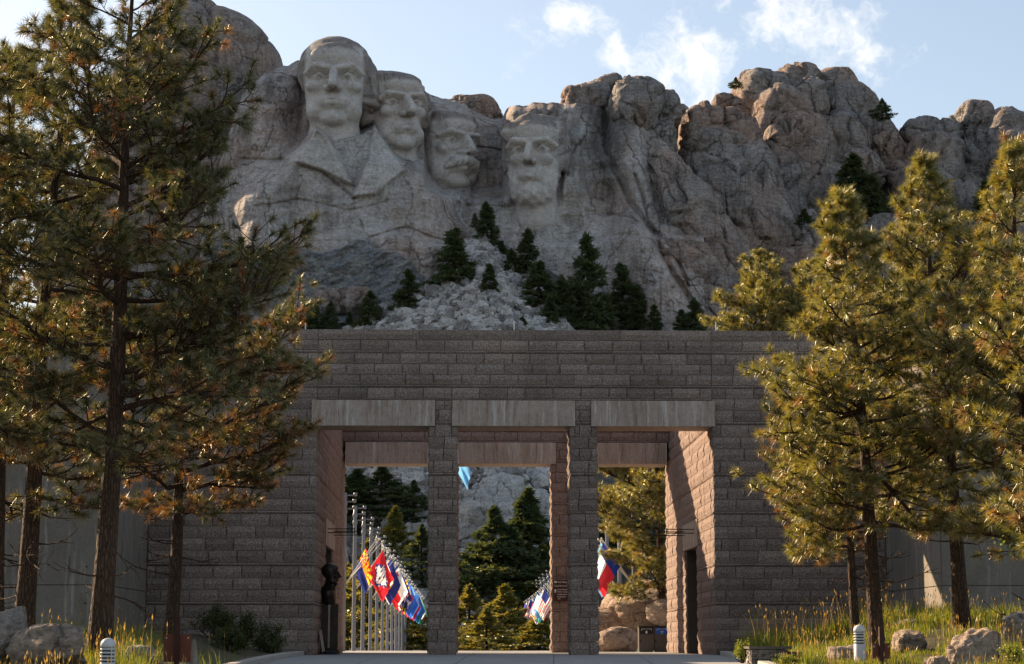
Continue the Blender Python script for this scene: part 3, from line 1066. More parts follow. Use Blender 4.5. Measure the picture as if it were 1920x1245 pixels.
M_SOIL = material('bed_soil', lambda t, b: (
    t.set(b, 'Base Color', t.mix(t.maprange(t.noise(t.pos(), 2.2, 6, .7), .35, .65), (.05, .04, .022), (.10, .085, .045))),
    t.set(b, 'Normal', t.bump(t.noise(t.pos(), 9, 5, .7), .8, .05))))
for K, s in ((KL, -1), (KR, 1)):
    yy = np.linspace(-15, 62, 60)
    q = np.concatenate([np.linspace(0, 1, 24) ** 1.5 * 16, [40, 110]])
    Xb = (kx(K, yy)[:, None] + s * .24) + s * q[None, :]
    Yb = np.repeat(yy[:, None], len(q), 1)
    Zb = bed_z(Xb + s * .001, Yb)
    tag(link('planting_bed', make_mesh('planting_bed', np.stack([Xb, Yb, Zb], -1).reshape(-1, 3), [grid_faces(len(yy), len(q))], [M_SOIL], None, True)), kind='structure')

# ------------------------------------------------------------------ masonry
BLOCKS = []


def block_variants():
    out = []
    rnd = np.random.RandomState(77)
    for v in range(8):
        nx, nz = 5, 3
        gx = np.array([-.5, -.46, 0, .46, .5])
        gz = np.array([-.5, 0, .5])
        V = []
        for x in gx:
            for z in gz:
                e = (abs(x) > .48) or (abs(z) > .48)
                V.append([x, -.62 if e else -1.0 + rnd.uniform(-.22, .12), z])
        V = np.array(V)
        back = np.array([[-.5, 0, -.5], [.5, 0, -.5], [.5, 0, .5], [-.5, 0, .5]])
        F = grid_faces(nx, nz)
        b0 = nx * nz
        c = [0, (nx - 1) * nz, nx * nz - 1, nz - 1]
        S = np.array([[c[1], c[0], b0, b0 + 1], [c[2], c[1], b0 + 1, b0 + 2], [c[3], c[2], b0 + 2, b0 + 3], [c[0], c[3], b0 + 3, b0]])
        out.append((np.concatenate([V, back]), np.concatenate([F, S])))
    return out


VAR = block_variants()
VAR_MESH = {}


def var_mesh(v, mat_):
    k = (v, mat_.name)
    if k not in VAR_MESH:
        VAR_MESH[k] = make_mesh('granite_block', VAR[v][0], [VAR[v][1]], [mat_])
    return VAR_MESH[k]


COURSES = [Z_TOP]
for h in [.335, .33, .10, .335, .335, .335, .09, .335]:
    COURSES.append(COURSES[-1] - h)
i = 0
while COURSES[-1] > .12:
    COURSES.append(COURSES[-1] - [.36, .37, .10, .385, .375, .38, .385, .10, .37][i % 9])
    i += 1
COURSES[-1] = -.02


def masonry(parent, org, u, nrm, L, zlo, zhi, holes, mat_, single=True, seed=0, depth=.11, width=.89, budget=None, coping=True):
    """split-faced blocks on a wall face; org at the foot of its left end seen from outside, u along the wall, nrm outwards"""
    rnd = random.Random(seed)
    u, nrm, org = Vector(u), Vector(nrm), Vector(org)
    M = Matrix(((u.x, -nrm.x, 0), (u.y, -nrm.y, 0), (u.z, -nrm.z, 1)))     # columns u, -nrm (inwards), up
    rz = math.atan2(u.y, u.x)
    mb = MB()
    plo = Vector(parent.location)
    n = 0
    for ci in range(len(COURSES) - 1):
        z1, z0 = COURSES[ci], COURSES[ci + 1]
        if z0 >= zhi - .02 or z1 <= zlo + .02:
            continue
        z1, z0 = min(z1, zhi), max(z0, zlo)
        if z1 - z0 < .04:
            continue
        thin = z1 - z0 < .14
        w = width * (1.5 if thin else 1.0)
        if coping and ci == 0 and zhi >= Z_TOP - .01:
            w = 3.2
        off = (ci % 2) * .5 * w + rnd.choice((0, 0, 0, .25, -.2)) * w
        cuts = {0.0, L}
        x = off - 2 * w
        while x < L:
            if .12 < x < L - .12:
                cuts.add(x)
            x += w * (1 if rnd.random() > .08 else .62)
        for (a, b, c, d) in holes:
            if z0 < d - .03 and z1 > c + .03:
                for e in (a, b):
                    if 0 < e < L:
                        cuts = {k for k in cuts if abs(k - e) > .1 or k in (0.0, L)}
                        cuts.add(e)
        cuts = sorted(cuts)
        for a, b in zip(cuts[:-1], cuts[1:]):
            mid = (a + b) / 2
            if b - a < .05:
                continue
            pieces = [(z0, z1)]
            for (ha, hb, hc, hd) in holes:
                if ha < mid < hb:
                    new = []
                    for (p0, p1) in pieces:
                        if p1 <= hc + .001 or p0 >= hd - .001:
                            new.append((p0, p1))
                        else:
                            if p0 < hc - .03:
                                new.append((p0, hc))
                            if p1 > hd + .03:
                                new.append((hd, p1))
                    pieces = new
            for (p0, p1) in pieces:
                g = .0065
                c = org + u * mid + Vector((0, 0, (p0 + p1) / 2 - org.z))
                sc = (b - a - 2 * g, depth * rnd.uniform(.72, 1.05), p1 - p0 - 2 * g)
                v = rnd.randrange(8)
                n += 1
                if single and (budget is None or n <= budget):
                    o = link('granite_block', var_mesh(v, mat_), parent)
                    o.location = c - plo
                    o.rotation_euler = (0, 0, rz)
                    o.scale = sc
                    continue
                V = VAR[v][0] * np.array(sc)
                V = V @ np.array(M).T + np.array(c - plo)
                mb.add(V, VAR[v][1])
    if mb.n:
        o = mb.build('granite_blocks', mat_, parent)
        o['kind'] = 'stuff'
    return n


def core(parent, x0, x1, y0, y1, z0, z1, name='wall_core', mat_=None):
    m = MB()
    l = parent.location
    m.box(x0 - l.x, x1 - l.x, y0 - l.y, y1 - l.y, z0 - l.z, z1 - l.z)
    return m.build(name, mat_ or M_JOINT, parent)


INS = .06                                            # blocks sit on a core set back this far
D_Y0, D_Y1, D_Z = 66.8, 70.2, 3.6                    # doorways in the passage walls


def wing(x0, x1, inner_x, nx, lab, seed, budget):
    root = tag(empty('stone_building', ((x0 + x1) / 2, 69, 0)), lab, 'building', 'granite buildings flanking the gate')
    # core with the doorway cut into its inner side
    ci = inner_x - nx * INS
    lo, hi = (x0, ci - .9) if nx > 0 else (ci + .9, x1)
    core(root, min(lo, hi), max(lo, hi), YF + INS, Y_END - INS, -.3, Z_TOP - .02)
    a, b = sorted((ci - nx * .9, ci))
    core(root, a, b, YF + INS, D_Y0, -.3, Z_TOP - .021)
    core(root, a, b, D_Y1, Y_END - INS, -.3, Z_TOP - .022)
    core(root, a, b, D_Y0, D_Y1, D_Z, Z_TOP - .023)
    n = masonry(root, (x0, YF + INS, 0), (1, 0, 0), (0, -1, 0), x1 - x0, 0, Z_TOP, [], M_GRAN, True, seed, .10, budget=budget)
    if nx > 0:
        masonry(root, (ci, YF, 0), (0, 1, 0), (1, 0, 0), Y_END - YF, 0, Z_TOP, [(D_Y0 - YF, D_Y1 - YF, 0, D_Z), (D_Y0 - .5 - YF, D_Y1 + .5 - YF, D_Z, D_Z + .9)], M_GRAN_IN, False, seed + 1, .085)
    else:
        masonry(root, (ci, Y_END, 0), (0, -1, 0), (-1, 0, 0), Y_END - YF, 0, Z_TOP, [(Y_END - D_Y1, Y_END - D_Y0, 0, D_Z), (Y_END - D_Y1 - .5, Y_END - D_Y0 + .5, D_Z, D_Z + .9)], M_GRAN_IN, False, seed + 1, .085)
    l = root.location
    m = MB()
    a, b = sorted((ci - nx * .3, ci + nx * .10))
    m.box(a - l.x, b - l.x, D_Y0 - .49 - l.y, D_Y1 + .49 - l.y, D_Z + .005, D_Z + .895)
    m.build('door_lintel', M_LINTEL, root)
    m = MB()
    a, b = sorted((ci - nx * .78, ci - nx * .72))
    m.box(a - l.x, b - l.x, D_Y0 + .01 - l.y, D_Y1 - .01 - l.y, 0.02, D_Z - .03)
    dr = m.build('door', M_GLASS, root)
    f = MB()
    for yy in (D_Y0 + .01, (D_Y0 + D_Y1) / 2 - .04, D_Y1 - .09):
        a, b = sorted((ci - nx * .71, ci - nx * .66))
        f.box(a - l.x, b - l.x, yy - l.y, yy + .08 - l.y, .02, D_Z - .03)
    f.build('door_frame', M_BLACK, dr)
    h = MB()
    a, b = sorted((ci - nx * .64, ci - nx * .58))
    h.box(a - l.x, b - l.x, 68.2 - l.y, 68.24 - l.y, .8, 1.5)
    h.build('handle', M_KERB, dr)
    return root


wl = wing(X_W0, XL, XL, 1, 'granite block building left of the gate passage, behind the bronze bust', 1, 300)
wr = wing(XR, X_W1, XR, -1, 'granite block building right of the gate, its passage wall striped by sunlight', 7, 300)

gate = tag(empty('entrance_gate', ((XL + XR) / 2, 69, 0)), 'three-bay granite gate with stained concrete lintels spanning the walkway', 'gate')
GL = gate.location
LSPAN = [(XP(578, YF), XP(813, YF)), (XP(845, YF), XP(1080, YF)), (XP(1111, YF), XP(1347, YF))]
for fi, (y0, y1, sgl) in enumerate(((YF, YF + TH, True), (YB, YB + TH, False))):
    mt = M_GRAN if fi == 0 else M_GRAN_IN
    core(gate, XL, XR, y0 + INS, y1 - INS, Z_L1 + .004, Z_TOP - .03, 'crossbeam')
    n1 = masonry(gate, (XL, y0 + INS, 0), (1, 0, 0), (0, -1, 0), XR - XL, Z_L1, Z_TOP, [], mt, sgl, 21 + fi, .10)
    masonry(gate, (XR, y1 - INS, 0), (-1, 0, 0), (0, 1, 0), XR - XL, Z_L1, Z_TOP, [], mt, False, 23 + fi, .10)
    for k, (a, b) in enumerate(XPIL):
        pil = core(gate, a + INS, b - INS, y0 + INS, y1 - INS, -.3, Z_L1, 'pillar')
        for (org, u, nn, L, q) in (((a, y0 + INS, 0), (1, 0, 0), (0, -1, 0), b - a, True), ((a + INS, y1, 0), (0, -1, 0), (-1, 0, 0), TH, False),
                                   ((b - INS, y0, 0), (0, 1, 0), (1, 0, 0), TH, False), ((b, y1 - INS, 0), (-1, 0, 0), (0, 1, 0), b - a, False)):
            hl = []
            if q or nn[1] > 0:
                s0, s1 = (LSPAN[k][1] - a, LSPAN[k + 1][0] - a)
                if nn[1] > 0:
                    s0, s1 = b - LSPAN[k + 1][0], b - LSPAN[k][1]
                hl = [(-1, s0, Z_L0, Z_L1), (s1, 9, Z_L0, Z_L1)]
            else:
                hl = [(-9, 9, Z_L0 - .01, Z_L1)]
            masonry(gate, org, u, nn, L, 0, Z_L1, hl, mt if nn[1] < 0 or fi == 0 else M_GRAN_IN, q and fi == 0, 30 + k + 5 * fi, .10, .60 if q else .7, coping=False)
    for k, (a, b) in enumerate(LSPAN):
        m = MB()
        if fi == 1:
            a, b = max(a, XL + .1), min(b, XR - .1)
        m.box(a - GL.x, b - GL.x, y0 - .10 - GL.y, y1 + .10 - GL.y, Z_L0, Z_L1 - .004)
        m.build('lintel', M_LINTEL, gate)

# concrete blocks that stand in front of both wings
def concrete_block(x0, x1, y0, y1, ztop, lab, side):
    root = tag(empty('concrete_building', ((x0 + x1) / 2, (y0 + y1) / 2, 0)), lab, 'building', 'concrete buildings in front of the granite wings')
    core(root, x0 + .03, x1 - .03, y0 + .03, y1, -.4, ztop - .03)
    l = root.location
    zs = [-.2, 1.95, 4.3, 6.7, ztop]
    for z0, z1 in zip(zs[:-1], zs[1:]):
        nn = max(2, round((x1 - x0) / 3.4))
        for i in range(nn):
            a, b = x0 + (x1 - x0) * i / nn, x0 + (x1 - x0) * (i + 1) / nn
            m = MB()
            m.box(a + .015 - l.x, b - .015 - l.x, y0 - l.y, y0 + .06 - l.y, z0 + .012, z1 - .012)
            for hx in (a + .5, b - .5):
                for hz in (z0 + .5, z1 - .5):
                    m.lathe([(.0, 0), (.035, 0), (.035, .004), (0, .004)], 8, 1, Matrix.Translation((hx - l.x, y0 - .002 - l.y, hz)) @ Matrix.Rotation(PI / 2, 4, 'X'))
            m.build('concrete_panel', [M_WALLC, M_JOINT], root)
        xs_ = x1 if side > 0 else x0
        for i in range(2):
            a, b = y0 + .065 + (y1 - y0 - .065) * i / 2, y0 + .065 + (y1 - y0 - .065) * (i + 1) / 2
            m = MB()
            p, q = (xs_ - .06, xs_) if side > 0 else (xs_, xs_ + .06)
            m.box(p - l.x, q - l.x, a + .012 - l.y, b - .012 - l.y, z0 + .012, z1 - .012)
            m.build('concrete_panel', M_WALLC, root)


ZC = ZP(603, 54.8)
concrete_block(-24, X_W0, 54.8, 61.9, ZC, 'pale concrete building behind the tall dark pines', 1)
concrete_block(X_W1, 28, 54.75, 61.9, ZC, 'pale concrete building behind the sunlit pines, a blade of sun on it', -1)
# granite continues behind the concrete
for x0, x1, lab in ((-24, X_W0 - .005, 'dark granite wall behind the concrete building by the tall pines'), (X_W1 + .005, 28, 'dark granite wall behind the concrete building by the sunlit pines')):
    r_ = tag(empty('rear_building', ((x0 + x1) / 2, 69, 0)), lab, 'building')
    core(r_, x0, x1, 62.0, Y_END, -.3, Z_TOP - .3, 'wall', M_GRAN)

# slim pale stakes on the parapet
M_STAKE = material('pale_stake', lambda t, b: b.inputs['Base Color'].__setattr__('default_value', (.62, .60, .56, 1)))
for px, py0, h, lab in ((563, 617, .26, 'short pale stake on the parapet near the dark pines'), (964, 618, .36, 'slim white stake standing on the middle of the parapet'), (1352, 622, .34, 'pale stake on the parapet beside the sunlit pines')):
    m = MB()
    m.tube([(0, 0, -.03), (0, 0, h)], .022, 6)
    o = tag(m.build('stake', M_STAKE), lab, 'stake', 'stakes on the gate parapet')
    o.location = (XP(px, YF + .3), YF + .3, Z_TOP - .02)

# ------------------------------------------------------------------ trees
def needle_material(name, greens, old, sheen=.35, trans=.45):
    m = bpy.data.materials.new(name)
    m.use_nodes = True
    t = NT(m.node_tree)
    m.node_tree.nodes.remove(m.node_tree.nodes['Principled BSDF'])
    tint = t.attr('tint')
    col = t.ramp(tint, [(0.0, greens[0]), (.45, greens[1]), (.78, greens[2]), (.86, old[0]), (1.0, old[1])])
    d = t.new('ShaderNodeBsdfDiffuse')
    t.set(d, 'Color', col)
    tr = t.new('ShaderNodeBsdfTranslucent')
    t.set(tr, 'Color', t.mix(1, col, (1.75, 1.38, .55), 'MULTIPLY'))
    g = t.new('ShaderNodeBsdfGlossy')
    g.inputs['Roughness'].default_value = .42
    g.inputs['Color'].default_value = (.75, .72, .6, 1)
    m1 = t.new('ShaderNodeMixShader')
    m1.inputs[0].default_value = trans
    t.l.new(d.outputs[0], m1.inputs[1])
    t.l.new(tr.outputs[0], m1.inputs[2])
    m2 = t.new('ShaderNodeMixShader')
    m2.inputs[0].default_value = sheen * .30
    t.l.new(m1.outputs[0], m2.inputs[1])
    t.l.new(g.outputs[0], m2.inputs[2])
    t.l.new(m2.outputs[0], m.node_tree.nodes['Material Output'].inputs[0])
    return m


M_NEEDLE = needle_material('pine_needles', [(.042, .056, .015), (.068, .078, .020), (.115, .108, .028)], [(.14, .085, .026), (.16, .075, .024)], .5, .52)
M_NEEDLE2 = needle_material('pine_needles_sunlit', [(.090, .108, .018), (.150, .155, .024), (.22, .195, .036)], [(.20, .135, .036), (.20, .105, .034)], .6, .58)  # sunlit copy of the darker needles, golden light put into its colour
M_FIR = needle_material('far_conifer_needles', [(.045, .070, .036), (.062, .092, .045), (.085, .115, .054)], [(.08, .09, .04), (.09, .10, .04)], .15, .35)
M_FIR2 = needle_material('sunlit_conifer_needles', [(.10, .12, .024), (.155, .160, .034), (.21, .20, .048)], [(.16, .14, .04), (.19, .15, .04)], .35, .5)  # lighter set for the sunlit slope trees, sunshine painted into the needle colour
M_LEAF = needle_material('bright_leaves', [(.08, .15, .02), (.11, .19, .03), (.15, .23, .04)], [(.16, .24, .05), (.2, .26, .06)], .4, .5)


def bark(name, a, b_):
    def fn(t, b):
        p = t.pos()
        v = t.voro(t.vadd(t.vmul(p, (1, 1, .22)), t.vmul(t.noise(p, 3, 3, .5, 0, 1), (.06, .06, .1))), 19, 'DISTANCE_TO_EDGE')
        n = t.noise(p, 12, 5, .7)
        col = t.mix(t.maprange(n, .3, .7), a, b_)
        col = t.mix(t.maprange(v, 0, .12, .7, 0), col, (.012, .009, .007))
        t.set(b, 'Base Color', col)
        b.inputs['Roughness'].default_value = .95
        t.set(b, 'Normal', t.bump(t.math('ADD', t.maprange(v, 0, .25), t.math('MULTIPLY', n, .4)), .9, .04))
    return material(name, fn)


M_BARK = bark('pine_bark', (.060, .038, .026), (.12, .07, .045))
M_BARK_D = bark('dark_bark', (.040, .028, .020), (.075, .048, .034))


def tuft_mesh(tips, dirs, rnd, K=30, ln=.17, w=.010, spread=(.2, 1.6), back=.15, tint=None):
    """bottle-brush sprays of needles at twig ends: one thin triangle per needle"""
    N = len(tips)
    d = dirs / (np.linalg.norm(dirs, axis=1, keepdims=True) + 1e-9)
    ref = np.where(np.abs(d[:, 2:3]) < .9, np.array([[0, 0, 1.0]]), np.array([[1.0, 0, 0]]))
    s = np.cross(d, ref)
    s /= np.linalg.norm(s, axis=1, keepdims=True)
    b = np.cross(d, s)
    ph = rnd.uniform(0, 2 * PI, (N, K))
    a = rnd.uniform(spread[0], spread[1], (N, K))
    t0 = rnd.uniform(0, 1, (N, K)) ** .8 * back
    L = ln * rnd.uniform(.75, 1.15, (N, K)) * rnd.uniform(.85, 1.15, (N, 1))
    rad = np.cos(ph)[..., None] * s[:, None] + np.sin(ph)[..., None] * b[:, None]
    nd = np.cos(a)[..., None] * d[:, None] + np.sin(a)[..., None] * rad
    nd[..., 2] -= .10
    base = tips[:, None] - d[:, None] * t0[..., None]
    tip = base + nd * L[..., None]
    side = np.cross(nd, rnd.normal(size=(N, K, 3)))
    side /= np.linalg.norm(side, axis=-1, keepdims=True) + 1e-9
    v0 = base - side * (w / 2)
    v1 = base + side * (w / 2)
    V = np.stack([v0, v1, tip], 2).reshape(-1, 3)
    F = np.arange(N * K * 3).reshape(-1, 3)
    if tint is None:
        tint = np.clip(rnd.beta(1.6, 2.0, N) * 1.02, 0, 1)
    T = np.repeat(tint, K * 3) + rnd.uniform(-.05, .05, N * K * 3)
    return V, F, T


def grow_pine(H, r0, lean, cbase, radius, prof, nbr, seed, K=64, ln=.205, nw=.013, wob=.12, twigs=1.0, extra=(), dead=0, upsweep=.35, old=.0, trunkseg=16, azbias=None, gap=.0):
    """returns wood MB and tuft arrays, in the tree's own frame (foot at the origin)"""
    rnd = np.random.RandomState(seed)
    wood = MB()
    zs = np.linspace(-.25, H, trunkseg)
    t = np.clip(zs / H, 0, 1)
    tx = lean[0] * t + wob * np.sin(t * 5 + seed) * t
    ty = lean[1] * t + wob * np.cos(t * 4 + seed * 2) * t
    tr = r0 * (1 - t) ** .85 + .012
    tr[0] *= 1.35
    tr[1] *= 1.08
    wood.tube(np.stack([tx, ty, zs], 1), tr, 10)

    def trunk_at(z):
        return np.array([np.interp(z, zs, tx), np.interp(z, zs, ty), z]), np.interp(z, zs, tr)

    tips, dirs, shade = [], [], []

    def branch(p0, dr, L, r, lvl, zrel, bare=False):
        npt = (6, 4, 3)[lvl]
        pts = [p0]
        d = dr / np.linalg.norm(dr)
        step = L / (npt - 1)
        for k in range(npt - 1):
            d = d + np.array([0, 0, (upsweep if lvl == 0 else .22) * (k / npt) * .8]) + rnd.normal(size=3) * (.13 if lvl == 0 else .16)
            d /= np.linalg.norm(d)
            pts.append(pts[-1] + d * step)
        pts = np.array(pts)
        wood.tube(pts, np.linspace(r, max(r * .25, .006), npt), 5 if lvl == 0 else 3, cap=False)
        if bare:
            if lvl == 0:
                for q in range(4):
                    s = rnd.uniform(.4, .95)
                    i = s * (npt - 1)
                    i0 = min(int(i), npt - 2)
                    pp = pts[i0] + (pts[i0 + 1] - pts[i0]) * (i - i0)
                    dd = pts[i0 + 1] - pts[i0]
                    dd = dd / np.linalg.norm(dd) + rnd.normal(size=3) * .6
                    branch(pp, dd, L * rnd.uniform(.2, .4), r * .4, 1, zrel, True)
            return
        if lvl < 2:
            if lvl == 0:
                n = max(5, int(L * 6.0 * twigs))
                lo = .20
            else:
                n = max(1, int(L * 4.2 * twigs))
                lo = .12
            for q in range(n):
                s = lo + (1 - lo) * (q + rnd.uniform(0, 1)) / n
                i = s * (npt - 1)
                i0 = min(int(i), npt - 2)
                pp = pts[i0] + (pts[i0 + 1] - pts[i0]) * (i - i0)
                dd = pts[i0 + 1] - pts[i0]
                dd = dd / np.linalg.norm(dd)
                side = np.cross(dd, [0, 0, 1.0])
                side = side / (np.linalg.norm(side) + 1e-6)
                sg = 1 if (q % 2) else -1
                a = rnd.uniform(.55, 1.1)
                nd = dd * math.cos(a) + side * sg * math.sin(a) + np.array([0, 0, rnd.uniform(-.15, .45)])
                if lvl == 0:
                    ll = L * rnd.uniform(.22, .42) * (1.15 - .65 * s) + .16
                else:
                    ll = L * rnd.uniform(.25, .5) + .10
                branch(pp, nd, ll, max(r * .42, .007), lvl + 1, zrel)
        tips.append(pts[-1] + d * .05)
        dirs.append(d)
        if lvl <= 1:
            k = rnd.uniform(.55, .8)
            i0 = npt - 2
            tips.append(pts[i0] + (pts[i0 + 1] - pts[i0]) * k)
            dirs.append(d + rnd.normal(size=3) * .2)

    az = rnd.uniform(0, 6.28)
    for k in range(nbr):
        u = (k + rnd.uniform(.0, .9)) / nbr
        if rnd.uniform() < gap:
            continue
        z = cbase + (H - cbase) * u ** .92
        p0, rr_ = trunk_at(min(z, H - .05))
        az += 2.4 + rnd.uniform(-.5, .5)
        L = radius * prof(u) * rnd.uniform(.68, 1.12)
        if azbias is not None:
            L *= 1 + azbias[1] * math.cos(az - azbias[0])
        el = -.12 + .85 * u ** 1.4 + rnd.uniform(-.12, .18)
        dr = np.array([math.cos(az) * math.cos(el), math.sin(az) * math.cos(el), math.sin(el)])
        branch(p0, dr, max(L, .25), min(rr_ * .55, .018 + .016 * L), 0, u)
    for (ez, tx_, ty_, tz_) in extra:                      # limbs with a given tip
        p0, rr_ = trunk_at(ez)
        v = np.array([tx_, ty_, tz_]) - p0
        L = np.linalg.norm(v)
        v = v / L
        branch(p0, v + np.array([0, 0, -.16]), L, min(rr_ * .6, .02 + .016 * L), 0, .5)
    for k in range(dead):
        z = cbase * rnd.uniform(.35, 1.05)
        p0, rr_ = trunk_at(z)
        a = rnd.uniform(0, 6.28)
        el = rnd.uniform(-.3, .1)
        branch(p0, np.array([math.cos(a), math.sin(a), el]), radius * rnd.uniform(.3, .75), .022, 0, 0, True)
    tips.append(np.array([tx[-1], ty[-1], H]))
    dirs.append(np.array([0, 0, 1.0]))
    tips, dirs = np.array(tips), np.array(dirs)
    tint = np.clip(rnd.beta(1.7, 2.1, len(tips)), 0, 1) * .80
    # last year's needles turn brown towards the lower limbs
    low_ = np.clip(1 - (tips[:, 2] - cbase) / (H - cbase + 1e-6), 0, 1)
    isold = rnd.uniform(0, 1, len(tips)) < old * (.35 + 1.3 * low_)
    tint = np.where(isold, rnd.uniform(.84, 1.0, len(tips)), tint)
    V, F, T = tuft_mesh(tips, dirs, rnd, K, ln, nw, tint=tint)
    return wood, V, F, T, len(tips)


NEEDLES = [0]


def plant_pine(label, group, loc, H, r0, lean, cbase, radius, prof, nbr, seed, mat_=None, bark_=None, name='pine_tree', **kw):
    w, V, F, T, nt = grow_pine(H, r0, lean, cbase, radius, prof, nbr, seed, **kw)
    root = tag(empty(name, loc), label, 'tree', group)
    w.build('trunk', bark_ or M_BARK, root, smooth=True)
    link('crown', make_mesh('crown', V, [F], [mat_ or M_NEEDLE], None, False, {'tint': T}), root)
    NEEDLES[0] += len(F)
    return root


def prof_oval(u):
    return (.55 + .45 * math.sin(PI * min(1, u * 1.25 + .12))) * (1 - u ** 3.0) + .10


def prof_point(u):
    return (.74 + .26 * math.sin(PI * min(1, u * 1.3))) * (1 - u ** 2.0) + .07


def prof_cone(u):
    return (1 - u) ** .8 + .10


def prof_broad(u):
    return (.75 + .25 * math.sin(PI * u)) * (1 - u ** 4) + .08


def plant_copy(src, label, group, loc, rz, s, sz=None):
    c = copy_tree(src)
    c.location = loc
    c.rotation_euler = (0, 0, rz)
    c.scale = (s, s, sz or s)
    return tag(c, label, 'tree', group)


def tree_at(px, py_base, Y):
    x = XP(px, Y)
    return (x, Y, float(bed_z(x, Y)))


PG = 'ponderosa pines in front of the buildings'


def tgt(loc, px, py, Y):
    q = P(px, py, Y)
    return tuple(q - np.array(loc))


# tall dark pine that fills the upper left
L1 = tree_at(186, 1190, 35)
ex = []
for z0, px, py, dy in ((8.3, 520, 410, -.6), (6.6, 530, 590, .4), (10.3, 420, 150, -.8), (9.6, 425, 255, -.3), (7.2, 520, 440, .5), (6.3, 500, 520, -.5), (10.8, 380, 60, .2), (8.9, 430, 330, -1), (5.9, 480, 620, -.4)):
    t_ = tgt(L1, px, py, 35 + dy)
    ex.append((z0 - 1.4, *t_))
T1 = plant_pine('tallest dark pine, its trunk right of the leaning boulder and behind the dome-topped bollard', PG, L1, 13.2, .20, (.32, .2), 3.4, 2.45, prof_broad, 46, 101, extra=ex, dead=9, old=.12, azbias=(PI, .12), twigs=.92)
L2 = tree_at(318, 1185, 44)
ex = []
for z0, px, py, dy in ((4.6, 575, 690, -.5), (5.3, 560, 590, -.3), (3.9, 545, 790, -.6), (3.5, 535, 850, .4), (4.4, 550, 730, .8), (3.1, 350, 935, -1.5), (4.9, 545, 640, 1)):
    ex.append((z0, *tgt(L2, px, py, 44 + dy)))
T2 = plant_pine('slim pine with a kinked dark trunk against the granite wall left of the gate', PG, L2, 8.2, .155, (.32, .1), 2.9, 2.3, prof_oval, 25, 102, mat_=M_NEEDLE, extra=ex, dead=8, old=.42, wob=.2, twigs=.9)
L3 = tree_at(42, 1160, 38)
T3 = plant_pine('dark pine with a thick trunk above the boulder in the corner of the bed', PG, L3, 12.5, .185, (.45, -.1), 2.9, 2.3, prof_broad, 40, 103, dead=9, old=.15, gap=.1)
L4 = tree_at(-12, 1160, 42)
plant_copy(T3, 'half-hidden dark pine at the edge, behind the thick-trunked one', PG, L4, 2.2, 1.02)
L5 = tree_at(-130, 1160, 34)
plant_copy(T3, 'dark pine whose branches reach in past the edge beside the corner boulder', PG, L5, 4.1, .95, .9)

# sunlit pines on the right
R1 = tree_at(1645, 1170, 42)
ex = []
for z0, px, py, dy in ((3.8, 1455, 945, -.2), (3.4, 1480, 1000, .4), (5.2, 1455, 840, .3), (4.4, 1450, 890, -.7), (5.6, 1465, 750, -.2), (6.2, 1500, 690, .2), (6.3, 1520, 640, -.6), (4.0, 1800, 1000, .5)):
    ex.append((z0, *tgt(R1, px, py, 42 + dy)))
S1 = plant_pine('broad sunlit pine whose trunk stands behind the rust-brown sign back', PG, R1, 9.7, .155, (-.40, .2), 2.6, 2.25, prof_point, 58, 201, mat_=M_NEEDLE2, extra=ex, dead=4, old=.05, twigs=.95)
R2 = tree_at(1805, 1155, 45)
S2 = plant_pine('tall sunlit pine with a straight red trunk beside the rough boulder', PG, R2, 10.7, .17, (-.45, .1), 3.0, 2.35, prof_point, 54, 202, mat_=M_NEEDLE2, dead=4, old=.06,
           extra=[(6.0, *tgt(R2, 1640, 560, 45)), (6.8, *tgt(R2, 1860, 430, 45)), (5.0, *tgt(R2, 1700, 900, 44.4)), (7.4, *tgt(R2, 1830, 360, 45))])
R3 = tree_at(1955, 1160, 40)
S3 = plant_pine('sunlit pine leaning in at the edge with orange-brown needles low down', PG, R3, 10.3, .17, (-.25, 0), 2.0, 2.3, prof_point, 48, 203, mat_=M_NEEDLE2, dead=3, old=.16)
R4 = tree_at(1606, 1170, 47)
plant_copy(T2, 'thin shaded pine close to the granite wall, half behind the broad sunlit pine', PG, R4, 2.5, .72, .74)
R5 = tree_at(2080, 1160, 36)
plant_copy(S3, 'pine beyond the edge whose low limbs hang over the pale concrete', PG, R5, 2.0, .98)
# pines behind the gate
z_ = lambda x, Y: float(terrain_z(x, Y))
BX = XP(1243, 86)
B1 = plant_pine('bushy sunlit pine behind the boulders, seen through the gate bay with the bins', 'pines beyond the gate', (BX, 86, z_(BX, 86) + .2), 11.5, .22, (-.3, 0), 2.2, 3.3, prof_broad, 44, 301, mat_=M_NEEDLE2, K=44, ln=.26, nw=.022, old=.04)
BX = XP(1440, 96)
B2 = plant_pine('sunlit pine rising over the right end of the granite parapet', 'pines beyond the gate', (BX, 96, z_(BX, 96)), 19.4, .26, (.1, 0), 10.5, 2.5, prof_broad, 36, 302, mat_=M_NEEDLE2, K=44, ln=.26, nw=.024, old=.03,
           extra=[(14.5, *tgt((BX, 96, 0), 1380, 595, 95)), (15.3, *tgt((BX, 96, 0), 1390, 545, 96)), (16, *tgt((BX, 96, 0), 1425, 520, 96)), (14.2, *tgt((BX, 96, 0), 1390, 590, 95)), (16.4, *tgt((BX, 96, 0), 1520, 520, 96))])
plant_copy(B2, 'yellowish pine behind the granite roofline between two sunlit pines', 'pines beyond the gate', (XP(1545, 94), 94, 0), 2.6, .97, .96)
print('needles', NEEDLES[0])

